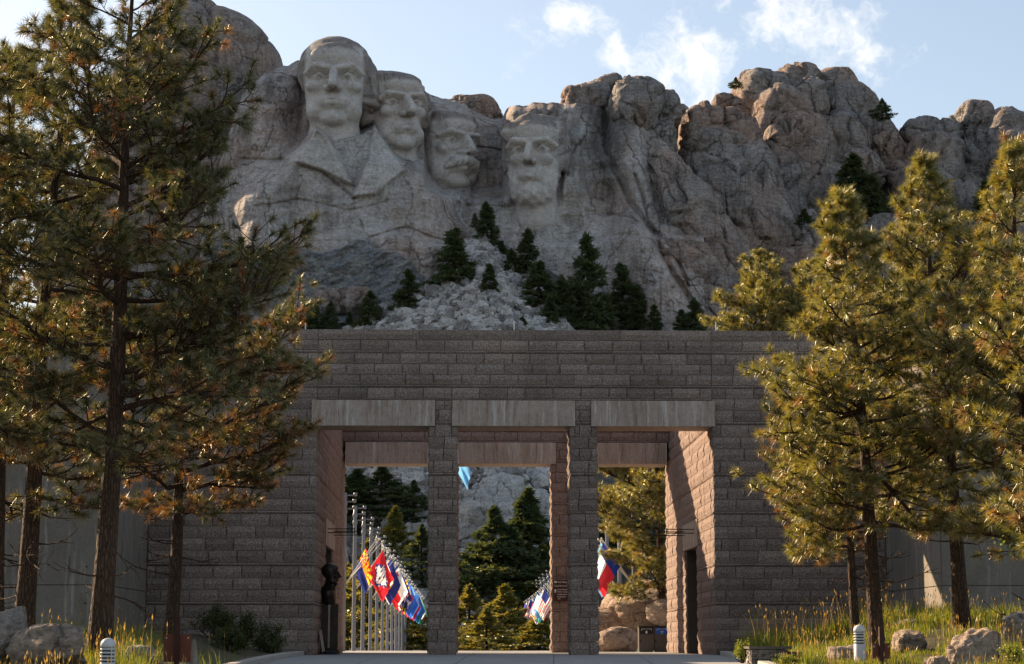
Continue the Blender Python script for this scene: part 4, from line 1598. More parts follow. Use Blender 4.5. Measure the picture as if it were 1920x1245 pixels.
# bright green leafy twig reaching in at the right edge
rnd = np.random.RandomState(5)
bt = tag(empty('maple_sapling', tree_at(1960, 1160, 38)), 'leafy sapling with bright green leaves at the edge of the sunlit bed', 'tree')
w = MB()
tips = []
bl = np.array(bt.location)
w.tube([(0, 0, -.2), (.05, 0, 1.0), (-.02, .05, 2.0), (-.1, 0, 2.9)], [.035, .03, .022, .008], 7)
for k in range(15):
    z0 = rnd.uniform(1.2, 2.9)
    tg = P(rnd.uniform(1858, 1990), rnd.uniform(960, 1030), 38 + rnd.uniform(-.5, .5)) - bl
    p0 = np.array([np.interp(z0, [0, 2, 2.9], [0, 0, -.1]), 0, z0])
    mid = (p0 + tg) / 2 + np.array([0, 0, .1])
    w.tube([p0, mid, tg], [.010, .007, .003], 4, cap=False)
    for q in range(22):
        s = rnd.uniform(.45, 1.05)
        c = p0 + (tg - p0) * s + rnd.normal(size=3) * .055
        tips.append(c)
tips = np.array(tips)
N = len(tips)
ax1 = rnd.normal(size=(N, 3)); ax1[:, 2] -= .3
ax1 /= np.linalg.norm(ax1, axis=1, keepdims=True)
ax2 = np.cross(ax1, rnd.normal(size=(N, 3))); ax2 /= np.linalg.norm(ax2, axis=1, keepdims=True)
Lf, Wf = .085, .030
V = np.stack([tips, tips + ax1 * Lf * .5 + ax2 * Wf, tips + ax1 * Lf, tips + ax1 * Lf * .5 - ax2 * Wf], 1).reshape(-1, 3)
w.build('trunk', M_BARK_D, bt, True)
link('crown', make_mesh('crown', V, [np.arange(N * 4).reshape(-1, 4)], [M_LEAF], None, False, {'tint': np.repeat(rnd.uniform(0, 1, N), 4)}), bt)


# ------------------------------------------------------------------ conifers further off
def far_conifer(seed, nwh, cards, slim, mat_, w=.055, ln=.16, round_=False):
    """unit height tree: trunk and a crown of needle sprays"""
    rnd = np.random.RandomState(seed)
    m = MB()
    m.tube([(0, 0, -.05), (rnd.uniform(-.01, .01), 0, .5), (0, 0, 1)], [.022, .014, .003], 6)
    tips, dirs = [], []
    for k in range(nwh):
        u = (k + rnd.uniform(0, 1)) / nwh
        z = .10 + .88 * u
        a = rnd.uniform(0, 6.28)
        R = slim * (((1 - u ** 2.6) * (.45 + .55 * math.sin(PI * min(1, u * 1.1 + .25)))) if round_ else ((1 - u) ** .75 + .06)) * rnd.uniform(.55, 1.15)
        n = max(2, int(cards * (.3 + R / slim)))
        el = -.15 + .5 * u
        for q in range(n):
            s = rnd.uniform(.25, 1) ** .6
            aa = a + rnd.normal() * .28
            tips.append([math.cos(aa) * R * s, math.sin(aa) * R * s, z + R * s * math.tan(el) * .6 + rnd.normal() * .012])
            dirs.append([math.cos(aa), math.sin(aa), rnd.uniform(-.2, .7)])
        if k % 3 == 0:
            m.tube([(0, 0, z), (math.cos(a) * R * .85, math.sin(a) * R * .85, z + R * .4 * math.tan(el))], [.006, .002], 3, cap=False)
    tips, dirs = np.array(tips), np.array(dirs)
    V, F, T = tuft_mesh(tips, dirs, rnd, 5, ln * .42, w * .42, (.2, 1.2), .03, tint=np.clip(rnd.beta(2, 2, len(tips)), 0, 1))
    return m.mesh('trunk', [M_BARK_D], True), make_mesh('crown', V, [F], [mat_], None, False, {'tint': T})


FARV = [far_conifer(400 + i, 60, 20, s, M_FIR, .075, .20) for i, s in enumerate((.26, .30, .34, .23))]
MIDV = [far_conifer(420 + i, 74, 34, s, M_FIR2, .05, .12, True) for i, s in enumerate((.36, .44, .40))]
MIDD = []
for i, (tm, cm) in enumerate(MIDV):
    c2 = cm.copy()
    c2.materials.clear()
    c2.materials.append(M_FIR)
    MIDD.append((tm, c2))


def conifer(var, loc, H, lab, group, rot, sx=1.0):
    r_ = tag(empty('conifer_tree', loc, rot), lab, 'tree', group)
    r_.scale = (H * sx, H * sx, H)
    link('trunk', var[0], r_)
    link('crown', var[1], r_)
    return r_


FG = 'dark conifers at the foot of the cliff'
rr = random.Random(8)
for i, (px, py, top, sx, lab) in enumerate((
        (913, 462, 380, 1.0, 'dark conifer standing alone below the recess of the third head'),
        (890, 425, 400, .9, 'tiny conifer sprouting from the ledge below the moustached head'),
        (850, 532, 430, 1.15, 'full dark conifer on the upper talus, left of the lone one'),
        (820, 520, 482, .9, 'small conifer leaning on the full one on the upper talus'),
        (738, 548, 476, 1.1, 'dark conifer in front of the folded schist point'),
        (766, 582, 508, 1.2, 'rounded dark conifer just below the schist point'),
        (692, 614, 548, 1.1, 'conifer on the pale ledge above the parapet'),
        (655, 618, 586, 1.1, 'little conifer over the parapet left of the talus'),
        (618, 618, 566, 1.0, 'pointed conifer over the parapet below the schist'),
        (590, 618, 570, 1.2, 'bushy conifer over the parapet beside the tall pine branches'),
        (565, 620, 590, 1.2, 'low conifer at the parapet end by the tall pine branches'),
        (988, 532, 432, 1.0, 'tall conifer below the bearded head'),
        (960, 520, 468, 1.2, 'conifer filling the gap below the bearded head'),
        (1010, 585, 492, 1.25, 'broad dark conifer on the right edge of the talus'),
        (940, 480, 452, 1.3, 'low conifer at the top of the talus'),
        (917, 556, 496, 1.1, 'pale green conifer in the middle of the talus'),
        (1056, 606, 518, 1.1, 'slender conifer right of the talus'),
        (1102, 612, 446, .85, 'tallest conifer right of the talus, against the sawn wall'),
        (1085, 618, 530, 1.3, 'conifer at the foot of the tallest one right of the talus'),
        (1032, 615, 556, 1.2, 'short conifer at the talus edge over the parapet'),
        (1140, 620, 567, 1.1, 'lighter young conifer over the parapet right of the talus'),
        (1166, 600, 497, 1.0, 'dark double-topped conifer right of the talus'),
        (1192, 618, 535, 1.2, 'dark conifer joined to the double-topped one'),
        (1228, 620, 572, 1.2, 'small conifer over the parapet before the sloping slabs'),
        (1304, 622, 560, 1.2, 'rounded conifer over the parapet below the sloping slabs'),
        (1278, 622, 582, 1.2, 'low conifer beside the rounded one below the sloping slabs'),
        (980, 620, 594, 1.2, 'tiny conifer beside the white stake on the parapet'))):
    q = ground_hit(px, py) if 640 < px < 1200 else P(px, py, 383)
    H = (py - top) * q[1] / FOC * 1.05
    conifer(FARV[i % 4], (q[0], q[1], q[2] - .1 * H), H * 1.1, lab, FG, rr.uniform(0, 6), sx * 1.12)
# clumps on the mountain
for i, (px, py, top, Y, sx, lab) in enumerate((
        (1380, 166, 144, 430, 1.9, 'small wind-bent pine on the left shoulder of the high peak'),
        (1655, 224, 184, 436, 1.6, 'dark pine on the right shoulder of the high peak'),
        (1600, 400, 290, 425, 1.6, 'dense dark tree in the gully below the high peak'),
        (1635, 410, 330, 424, 1.5, 'dark tree beside the dense one in the gully'),
        (1575, 410, 340, 424, 1.3, 'shaded tree at the left side of the gully'),
        (1508, 420, 392, 412, 1.8, 'low bush-like tree among the tumbled blocks'),
        (1850, 420, 340, 424, 1.5, 'shaded tree in the cleft of the rightmost domes'))):
    q = P(px, py, Y)
    H = (py - top) * Y / FOC * 1.06
    conifer(FARV[(i + 1) % 4] if i > 1 else MIDD[i], (q[0], q[1], q[2]), H, lab, 'trees on the mountain', i * 1.3, sx)

MG = 'trees on the slope seen through the gate'
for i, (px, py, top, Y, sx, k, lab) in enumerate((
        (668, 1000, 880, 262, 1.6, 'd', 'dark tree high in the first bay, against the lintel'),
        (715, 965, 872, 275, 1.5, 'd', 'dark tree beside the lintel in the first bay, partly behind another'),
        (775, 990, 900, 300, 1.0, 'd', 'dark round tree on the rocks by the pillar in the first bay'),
        (740, 1080, 950, 205, 1.0, 'm', 'golden-lit tree above the flags in the first bay'),
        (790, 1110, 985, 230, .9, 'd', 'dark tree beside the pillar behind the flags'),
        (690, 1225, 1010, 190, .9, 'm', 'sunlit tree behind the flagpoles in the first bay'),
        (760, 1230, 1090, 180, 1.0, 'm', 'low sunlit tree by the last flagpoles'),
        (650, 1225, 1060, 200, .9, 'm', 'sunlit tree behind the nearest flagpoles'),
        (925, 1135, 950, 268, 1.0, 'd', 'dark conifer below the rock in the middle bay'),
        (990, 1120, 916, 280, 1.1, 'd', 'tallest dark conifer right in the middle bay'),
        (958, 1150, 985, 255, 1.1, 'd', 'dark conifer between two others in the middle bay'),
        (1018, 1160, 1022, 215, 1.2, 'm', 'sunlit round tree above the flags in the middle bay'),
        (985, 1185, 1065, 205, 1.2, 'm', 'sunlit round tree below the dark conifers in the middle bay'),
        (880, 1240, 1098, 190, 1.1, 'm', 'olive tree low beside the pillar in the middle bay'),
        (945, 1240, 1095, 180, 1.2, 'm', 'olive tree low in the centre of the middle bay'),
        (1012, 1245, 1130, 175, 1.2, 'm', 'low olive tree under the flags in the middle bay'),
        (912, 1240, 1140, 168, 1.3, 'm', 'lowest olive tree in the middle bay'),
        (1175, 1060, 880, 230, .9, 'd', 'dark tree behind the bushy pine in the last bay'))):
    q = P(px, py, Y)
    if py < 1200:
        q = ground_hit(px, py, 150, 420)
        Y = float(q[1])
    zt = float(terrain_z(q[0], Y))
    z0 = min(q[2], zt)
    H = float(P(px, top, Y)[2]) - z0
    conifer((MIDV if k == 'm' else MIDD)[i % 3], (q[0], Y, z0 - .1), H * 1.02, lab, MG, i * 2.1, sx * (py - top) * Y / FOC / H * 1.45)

# ------------------------------------------------------------------ rocks
def chunk(seed, n=2, jag=.28, flat=.75, cuts=3):
    """an angular stone: a subdivided cube, rounded and knocked about"""
    rnd = np.random.RandomState(seed)
    k = n + 1
    g = np.linspace(-1, 1, k)
    pts, idx, F = [], {}, []

    def vid(p):
        key = tuple(np.round(p, 4))
        if key not in idx:
            idx[key] = len(pts)
            pts.append(p)
        return idx[key]
    for ax in range(3):
        for s in (-1, 1):
            for i in range(n):
                for j in range(n):
                    q = []
                    for (a, b) in ((i, j), (i + 1, j), (i + 1, j + 1), (i, j + 1)):
                        p = [0, 0, 0]
                        p[ax] = s
                        p[(ax + 1) % 3] = g[a]
                        p[(ax + 2) % 3] = g[b]
                        q.append(vid(np.array(p, float)))
                    F.append(q if s > 0 else q[::-1])
    V = np.array(pts)
    r = np.linalg.norm(V, axis=1, keepdims=True)
    V = V / r * (.55 + .45 * (1 / np.abs(V / r).max(1, keepdims=True)) / 1.2)
    if cuts == 0:
        V = V / np.linalg.norm(V, axis=1, keepdims=True)
    if n > 4:
        V = V * (1 + jag * fbm(V * 1.3 + seed * 3.1, 4, seed)[:, None] + .10 * fbm(V * 3.5 + seed, 4, seed + 3, ridged=True)[:, None])
        for _ in range(cuts):                                  # flat broken faces
            nn = rnd.normal(size=3)
            nn /= np.linalg.norm(nn)
            c = rnd.uniform(.55, .85)
            d = V @ nn - c
            V = V - np.where(d > 0, d * .8, 0)[:, None] * nn
    else:
        V = V * rnd.uniform(1 - jag, 1 + jag, (len(V), 1)) + rnd.uniform(-.1, .1, V.shape)
    V = V * np.array([1, rnd.uniform(.7, 1), flat * rnd.uniform(.75, 1.1)])
    return V, np.array(F)


CH = [chunk(900 + i) for i in range(12)]
CS = [chunk(930 + i, 1, .30) for i in range(12)]
rnd = np.random.RandomState(12)


def rot_z_tilt(V, rz, tx, ty):
    R = np.array((Matrix.Rotation(rz, 3, 'Z') @ Matrix.Rotation(tx, 3, 'X') @ Matrix.Rotation(ty, 3, 'Y')))
    return V @ R.T


mb = MB()
tone = []
for k in range(6500):
    # spread over the cone of broken stone: the apex under the third head, the flanks behind the gate
    Y = rnd.uniform(262, 401)
    half = 8 + (401 - Y) * .55 + 26 * sstep(360, 330, Y)
    X = rnd.uniform(-1, 1) * half + 1
    px_ = 873 + X * FOC / Y
    if k % 5 < 2:
        Y = rnd.uniform(368, 401)
        X = rnd.uniform(-1, 1) * (5 + (401 - Y) * 1.0) + 0
    s = .55 + 1.9 * rnd.beta(1.0, 5.0)
    if Y < 350:
        s *= 1.25
    if k % 5 >= 2:
        Y = rnd.uniform(270, 372)
        X = rnd.uniform(-.080, .052) * Y
    V, F = (CH if s > .80 else CS)[rnd.randint(12)]
    V = rot_z_tilt(V, rnd.uniform(0, 6.3), rnd.normal() * .4, rnd.normal() * .4) * s
    mb.add(V + np.array([X, Y, float(terrain_z(X, Y)) + .42 * s]), F)
    tone.append(np.full(len(V), rnd.uniform(0, 1)))
tone = np.concatenate(tone)
tal = link('talus_stones', mb.mesh('talus_stones', [M_TALUS], False, {'fresh': np.clip(tone * 1.6 - .6, 0, 1), 'stain': np.clip(.85 - tone * 2.2, 0, 1)}))
tag(tal, kind='stuff')

BIGM = [make_mesh('boulder', *(lambda c: (c[0], [c[1]], [M_TALUS]))(chunk(950 + i, 7, .30, .85))) for i in range(6)]
# boulders on the slope seen through the bays
rr = random.Random(31)
bl_list = [(945, 945, 34), (885, 1005, 32), (900, 945, 20), (735, 935, 24), (760, 905, 16), (700, 900, 14), (715, 950, 16), (790, 1010, 18), (745, 965, 16), (880, 900, 14), (915, 905, 15), (960, 900, 15),
           (1005, 905, 15), (985, 890, 13), (870, 960, 15), (1000, 960, 16), (875, 1060, 15), (900, 1085, 16), (890, 1110, 14), (935, 985, 13), (770, 945, 12), (690, 940, 15), (930, 893, 13), (1015, 935, 13)]
for i, (px, py, r) in enumerate(bl_list):
    q = ground_hit(px, py, 230, 420)
    o = tag(link('boulder', BIGM[i % 6]), None, 'boulder', 'boulders on the slope seen through the gate')
    if i == 0:
        lab = 'broad flat-faced boulder, largest on the slope in the middle bay'
    elif i == 1:
        lab = 'tall split boulder beside the pillar in the middle bay'
    else:
        bay = 'first' if px < 830 else 'middle'
        size = 'small' if r < 15 else 'grey'
        spot = 'high on' if py < 930 else ('half-way up' if py < 1000 else 'low on')
        lab = f'{size} boulder {spot} the rubble slope, seen through the {bay} bay'
    o['label'] = lab
    s = 1.35 * r * q[1] / FOC
    o.location = (q[0], q[1], q[2] + .35 * s)
    o.scale = (s, s, s * (1.35 if i == 1 else 1))
    o.rotation_euler = (rr.uniform(-.3, .3), rr.uniform(-.3, .3), rr.uniform(0, 6))

# boulders behind the last bay and in the beds
def bed_boulder(lab, px, py, Y, rx, ry, rz, seed, group, mat_=None, onbed=True, tilt=0.0, jag=.30, cuts=1):
    V, F = chunk(seed, 18, jag, 1.0, cuts)
    V = V * np.array([rx, ry, rz])
    me = make_mesh('boulder', V, [F], [mat_ or M_BOULDER], None, True, {'fresh': np.zeros(len(V))})
    o = tag(link('boulder', me), lab, 'boulder', group)
    q = P(px, py, Y)
    o.location = Vector(q)
    o.rotation_euler = (0, tilt, seed * .7)
    return o


BG = 'boulders behind the last bay'
bed_boulder('huge tan boulder sloping down from the passage wall, above the bins', 1205, 1138, 88, 2.3, 2.0, .92, 971, BG, tilt=-.30, jag=.22, cuts=0)
bed_boulder('tan boulder shouldering against the passage wall beside the huge one', 1250, 1150, 84.5, .80, .9, .62, 975, BG, tilt=-.2, jag=.22, cuts=0)
bed_boulder('low tan boulder wedged under the huge one behind the pillar', 1128, 1168, 87, 1.1, 1.2, .72, 973, BG, tilt=-.1, jag=.22, cuts=0)
bed_boulder('rounded tan boulder with dark splits on the paving beside the bins', 1157, 1204, 82.5, .92, .85, .70, 974, BG, tilt=.05, jag=.2, cuts=0)
LBG = 'dark boulders under the dark pines'
M_BOULDER_G = rock_material('lichened_boulder', (.24, .21, .19), (.27, .21, .17), (.13, .11, .09), 6.0, .2, .5, .3)
bed_boulder('dark slab-like boulder tilted at the corner, under the dark pines', 0, 1192, 31.5, .42, .6, .52, 981, LBG, M_BOULDER_G, tilt=.55)
bed_boulder('broad lichened boulder left of the dome-topped bollard in the long grass', 90, 1214, 31.0, .66, .6, .44, 982, LBG, M_BOULDER_G, tilt=.12)
bed_boulder('half-buried boulder in the grass behind the left bollard', 262, 1228, 33, .25, .3, .22, 983, LBG, M_BOULDER_G)
RBG = 'boulders in the sunlit bed'
bed_boulder('rough brown boulder with a blunt nose in the sunlit grass, largest there', 1822, 1232, 35.5, .72, .5, .46, 984, RBG, tilt=.22, jag=.4)
bed_boulder('grey-pink boulder behind the rust-brown sign back', 1705, 1204, 41, .50, .4, .24, 985, RBG, tilt=.05)
bed_boulder('dark boulder behind the grey-pink one by the concrete wall', 1700, 1180, 47, .55, .4, .28, 986, RBG, M_BOULDER_G)
bed_boulder('flat pale boulder beside the sunlit bollard', 1590, 1232, 38.5, .40, .4, .20, 987, RBG)
bed_boulder('small rough boulder before the blunt-nosed one', 1758, 1248, 34, .22, .25, .16, 988, RBG)
bed_boulder('grey boulder leaning in at the edge of the sunlit bed', 1912, 1184, 39, .36, .4, .42, 989, RBG, M_BOULDER_G, tilt=-.4)

# ------------------------------------------------------------------ bollards
M_BOLL = material('bollard_paint', lambda t, b: (t.set(b, 'Base Color', t.mix(t.maprange(t.noise(t.pos(), 3, 5, .7), .4, .7), (.52, .53, .54), (.42, .42, .41))), b.inputs['Roughness'].__setattr__('default_value', .45)))


def bollard(px, ptop, Y, r, lab):
    x = XP(px, Y)
    zt = ZP(ptop, Y, px)
    zb = float(bed_z(x, Y)) - .1
    root = tag(empty('bollard_light', (x, Y, zb)), lab, 'bollard light', 'bollard lights along the walk')
    H = zt - zb
    m = MB()
    m.lathe([(r, 0), (r, H - .36), (r * .96, H - .355), (r * .80, H - .355)], 28)
    m.build('post', M_BOLL, root, True)
    m = MB()
    m.lathe([(r * .74, H - .36), (r * .74, H - .14)], 20)
    m.build('lamp_core', M_BLACK, root, True)
    for k in range(4):
        z = H - .335 + k * .052
        m = MB()
        m.lathe([(r * .72, z + .016), (r, z), (r, z + .020), (r * .72, z + .034)], 28)
        m.build('louvre', M_BOLL, root, True)
    for a in (.6, 2.2, 3.8, 5.4):
        m = MB()
        m.box(r * .8, r * .98, -.008, .008, H - .36, H - .13, 0, Matrix.Rotation(a, 4, 'Z'))
        m.build('rib', M_BOLL, root)
    m = MB()
    pr = [(r * .75, H - .142), (r, H - .142), (r, H - .105)] + [(r * math.cos(a), H - .105 + .105 * math.sin(a)) for a in np.linspace(.15, PI / 2 - .01, 9)]
    m.lathe(pr, 28)
    m.build('dome_cap', M_BOLL, root, True)


bollard(203, 1196, 29.5, .113, 'grey dome-topped bollard light in shade among the dark-pine grass')
bollard(1612, 1171, 37, .112, 'grey dome-topped bollard light in the sunlit grass beside the rust-brown sign back')

# ------------------------------------------------------------------ rust-brown sign backs
M_RUST = material('brown_sign_paint', lambda t, b: (t.set(b, 'Base Color', t.mix(t.maprange(t.noise(t.pos(), 4, 6, .7), .35, .7), (.17, .052, .026), (.11, .034, .02))), b.inputs['Roughness'].__setattr__('default_value', .55)))
M_RUST_D = material('brown_post_paint', lambda t, b: (b.inputs['Base Color'].__setattr__('default_value', (.045, .016, .010, 1)), b.inputs['Roughness'].__setattr__('default_value', .6)))


def sign_back(px0, px1, ptop, Y, post_px, post_top, lab):
    x0, x1 = XP(px0, Y), XP(px1, Y)
    zt = ZP(ptop, Y, px0)
    zb = float(bed_z((x0 + x1) / 2, Y))
    root = tag(empty('sign_board', ((x0 + x1) / 2, Y, zb)), lab, 'sign', 'sign boards seen from behind')
    w = (x1 - x0) / 2
    m = MB()
    m.box(-w, w, 0, .025, max(.12, zt - zb - .62), zt - zb)
    m.build('board', M_RUST, root)
    for sx_ in (-1, 1):
        m = MB()
        m.lathe([(0, 0), (.018, 0), (.018, .008), (0, .012)], 8, 0, Matrix.Translation((sx_ * w * .8, -.002, zt - zb - .06)) @ Matrix.Rotation(PI / 2, 4, 'X'))
        m.build('bolt', M_KERB, root)
    xp = XP(post_px, Y) - (x0 + x1) / 2
    m = MB()
    m.box(xp - .045, xp + .045, -.095, -.006, -.2, ZP(post_top, Y, px0) - zb)
    m.build('post', M_RUST_D, root)


sign_back(1635, 1669, 1206, 36, 1652, 1175, 'rust-brown sign board seen from behind, in front of the broad sunlit pine')
sign_back(307, 358, 1190, 38, 333, 1158, 'dark brown sign board in the shade below the kinked pine')
m = MB()
m.add(np.array([[-.09, -.06, 0], [.09, -.06, 0], [.09, .06, 0], [-.09, .06, 0], [-.035, -.03, .52], [.01, -.03, .52], [.01, .03, .52], [-.035, .03, .52]]), np.array([[0, 1, 5, 4], [1, 2, 6, 5], [2, 3, 7, 6], [3, 0, 4, 7], [4, 5, 6, 7]]))
m.box(-.13, .13, -.1, .1, -.15, 0)
o = tag(m.build('marker_stone', M_WALLC), 'pale wedge-shaped marker stone beside the dark brown sign board', 'marker stone')
o.location = (XP(364, 38), 38.1, float(bed_z(XP(364, 38), 38)) + .05)

# ------------------------------------------------------------------ dry-stone pier and low wall
def stone_wall():
    Y = 42.0
    x0, x1, x2 = XP(1408, Y), XP(1478, Y), XP(1520, Y)
    zt, zt2 = ZP(1212, Y, 1440), ZP(1222, Y, 1440)
    root = tag(empty('stone_pier', ((x0 + x1) / 2, Y, 0)), 'dry-stacked grey stone pier with slab cap and a low wall beside the kerb', 'stone pier')
    l = root.location
    rnd = random.Random(6)
    mats = [concrete('stacked_stone', (.16, .135, .115), (.26, .22, .19), 0, .02), concrete('stacked_stone_dark', (.09, .08, .075), (.15, .13, .12), 0, .02)]
    core(root, x0 + .06, x1 - .06, Y + .06, Y + .6, -.6, zt - .06, 'wall_core')
    core(root, x1 - .05, x2, Y + .16, Y + .5, -.6, zt2 - .06, 'wall_core')

    def stones(xa, xb, y, zb, zt_, face):
        z = zb
        while z < zt_ - .03:
            h = min(rnd.uniform(.035, .075), zt_ - z)
            a = xa
            while a < xb - .01:
                w = min(rnd.uniform(.08, .22), xb - a)
                if xb - a - w < .05:
                    w = xb - a
                m = MB()
                d = rnd.uniform(-.02, .015)
                j = lambda: rnd.uniform(-.006, .006)
                if face == 'f':
                    m.box(a + .004 - l.x, a + w - .004 - l.x, y + d - l.y, y + .08 - l.y, z + .003, z + h - .003)
                else:
                    m.box(y + d - l.x, y + .08 - l.x, a + .004 - l.y, a + w - .004 - l.y, z + .003, z + h - .003)
                V = m.V[0]
                V += np.array([[j(), j(), j()] for _ in V])
                m.build('stone', mats[rnd.random() < .4], root)
                a += w
            z += h
    stones(x0, x1, Y, -.42, zt - .06, 'f')
    stones(Y + .08, Y + .62, x0, -.42, zt - .06, 's')
    stones(x1, x2, Y + .12, -.42, zt2 - .06, 'f')
    for (a, b, ya, yb, z) in ((x0 - .06, x1 + .05, Y - .06, Y + .68, zt), (x1 + .06, x2 + .05, Y + .06, Y + .56, zt2)):
        m = MB()
        m.box(a - l.x, b - l.x, ya - l.y, yb - l.y, z - .055, z)
        V = m.V[0]
        V += np.array([[rnd.uniform(-.02, .02), rnd.uniform(-.02, .02), rnd.uniform(-.008, .008)] for _ in V])
        m.build('cap_slab', mats[1], root)


stone_wall()

# ------------------------------------------------------------------ bust in the passage
M_BRONZE = material('dark_bronze', lambda t, b: (t.set(b, 'Base Color', t.mix(t.maprange(t.noise(t.pos(), 6, 5, .6), .35, .7), (.030, .024, .020), (.055, .045, .038))), b.inputs['Metallic'].__setattr__('default_value', .7), b.inputs['Roughness'].__setattr__('default_value', .38)))
YS = 65.0
sx0 = XP(619, YS)
bust = tag(empty('bust_statue', (sx0, YS, .0)), 'dark bronze bust of a bald man in profile on a tall pedestal in the passage', 'statue')
m = MB()
m.box(-.36, .30, -.32, .34, .006, .14)
m.box(-.30, .24, -.26, .28, .14, .20)
m.build('plinth', M_BLACK, bust)
m = MB()
m.box(-.27, .25, -.22, .24, .20, 1.62)
ped = m.build('pedestal', M_BRONZE, bust)
for xx in (-.06, .205):
    m = MB()
    m.box(xx, xx + .06, -.245, -.222, .22, 1.60)
    m.box(xx - .01, xx + .07, -.25, -.221, 1.55, 1.612)
    m.build('pilaster', M_LINTEL if xx < 0 else M_BRONZE, ped)
# head and shoulders, looking along +X
n = 110
D = cap_dirs(n, math.radians(176))
dirs = np.stack([D[..., 0], D[..., 2], -D[..., 1]], -1).reshape(-1, 3)


def bust_sdf(p):
    o_ = dict(jaw_w=1.05, nose=1.0, brow=.12, ears=True, hair=None, lid=.165)
    d = head_sdf(p, o_)
    mm = p.copy()
    mm[..., 0] = np.abs(mm[..., 0])
    d = smin(d, sd_ell(mm, (.0, -2.7, -.45), (1.55, 1.35, 1.05)), .25)
    d = smin(d, sd_ell(mm, (.0, -3.6, -.30), (1.30, 1.0, .98)), .3)
    d = smin(d, sd_cap(mm, (.30, -1.65, .35), (.12, -3.2, .52), .16, .12), .06)       # lapels
    d = smin(d, sd_cap(mm, (.75, -1.75, -.3), (.30, -1.75, .30), .2, .2), .1)
    return d


def march(c, far):
    t = np.full(len(dirs), far)
    for _ in range(44):
        t = np.maximum(t - bust_sdf(c + dirs * t[:, None]) * .6, .15)
    return c + dirs * t[:, None]


ph = march(np.array([0, -.3, -.2]), 2.6)
pb_ = march(np.array([0, -2.9, -.35]), 3.2)
ux = .235
for nm, pp, lo, hi in (('head', ph, -2.0, 9), ('torso', pb_, -9, -1.25)):
    q = pp.copy()
    q[:, 1] = np.clip(q[:, 1], lo, hi)
    q = (q - np.array([0, -4.35, 0])) * ux
    V = np.stack([q[:, 2] + .02, -q[:, 0], q[:, 1] + 1.55], 1)
    link(nm, make_mesh(nm, V, [grid_faces(n, n)], [M_BRONZE], None, True), bust)
# panel leaning on the wall by the plinth
m = MB()
m.box(-.03, .03, -.20, .20, 0, .78, 0, Matrix.Rotation(-.16, 4, 'Y'))
o = tag(m.build('leaning_panel', M_LINTEL), 'pale stone panel leaning against the wall beside the bronze bust', 'panel')
o.location = (XP(608, 64.0), 63.9, .02)
m = MB()
V, F = chunk(77, 4, .25, .4)
m.add(V * np.array([.24, .20, .13]), F)
o = tag(m.build('floor_plate', M_BLACK, smooth=True), 'low dark casting lying on the paving at the foot of the bust', 'casting')
o.location = (sx0 + .12, 63.3, .07)

# ------------------------------------------------------------------ brackets on the passage walls
def bracket(x, nx, y, z, L, lab):
    root = tag(empty('sign_bracket', (x, y, z)), lab, 'bracket', 'black brackets on the passage walls')
    m = MB()
    m.box(min(0, nx * .03), max(0, nx * .03), -.05, .05, -.12, .14)
    m.build('wall_plate', M_BLACK, root)
    for dz in (.06, -.07):
        m = MB()
        m.tube([(nx * .02, 0, dz), (nx * L, 0, dz)], .017, 6)
        m.build('rod', M_BLACK, root)
    m = MB()
    m.tube([(nx * L, 0, .10), (nx * L, 0, -.14)], .02, 6)
    m.build('end_post', M_BLACK, root)


bracket(XL - .02, 1, 67.0, 4.12, .95, 'near black double-rod bracket above the doorway behind the bust')
bracket(XL - .02, 1, 70.0, 4.20, .95, 'far black double-rod bracket above the doorway behind the bust')
bracket(XR + .02, -1, 67.0, 4.12, 1.0, 'near black double-rod bracket above the sun-striped doorway')
bracket(XR + .02, -1, 70.0, 4.20, 1.15, 'far black double-rod bracket above the sun-striped doorway')
M_POSTER = material('pale_poster', lambda t, b: b.inputs['Base Color'].__setattr__('default_value', (.62, .64, .70, 1)))
m = MB()
m.box(0, .012, -.22, .22, 0, 2.1)
o = tag(m.build('notice_panel', M_POSTER), 'narrow pale notice hanging inside the sun-striped doorway', 'notice')
o.location = (XR + .52, 67.1, .9)

# ------------------------------------------------------------------ brown direction sign on the rear pillar
M_SIGN = material('sign_brown', lambda t, b: (b.inputs['Base Color'].__setattr__('default_value', (.075, .026, .018, 1)), b.inputs['Roughness'].__setattr__('default_value', .5)))
M_WHITE = material('sign_white', lambda t, b: b.inputs['Base Color'].__setattr__('default_value', (.85, .85, .83, 1)))
YP = YB - .07
sx0, sx1 = XP(1037, YP), XP(1067, YP)
sz0, sz1 = ZP(1127, YP, 1050), ZP(1086, YP, 1050)
sg = tag(empty('direction_sign', ((sx0 + sx1) / 2, YP, (sz0 + sz1) / 2)), 'brown direction sign with white arrows and words on the rear pillar', 'sign')
w, hgt = (sx1 - sx0) / 2, (sz1 - sz0) / 2
m = MB()
m.box(-w, w, -.05, .02, -hgt, hgt)
m.build('panel', M_SIGN, sg)
m = MB()
m.box(-w, w, -.058, -.051, hgt - .02, hgt)
m.build('rim', M_LINTEL, sg)


def text_mesh(name, txt, size, loc, mat_, parent, rot=(PI / 2, 0, 0), ext=.002):
    cu = bpy.data.curves.new(name, 'FONT')
    cu.body = txt
    cu.size = size
    cu.extrude = ext
    ob = bpy.data.objects.new(name, cu)
    COL.objects.link(ob)
    bpy.context.view_layer.update()
    me = bpy.data.meshes.new_from_object(ob.evaluated_get(bpy.context.evaluated_depsgraph_get()))
    bpy.data.objects.remove(ob)
    me.materials.clear()
    me.materials.append(mat_)
    o = link(name, me, parent)
    o.location = loc
    o.rotation_euler = rot
    return o


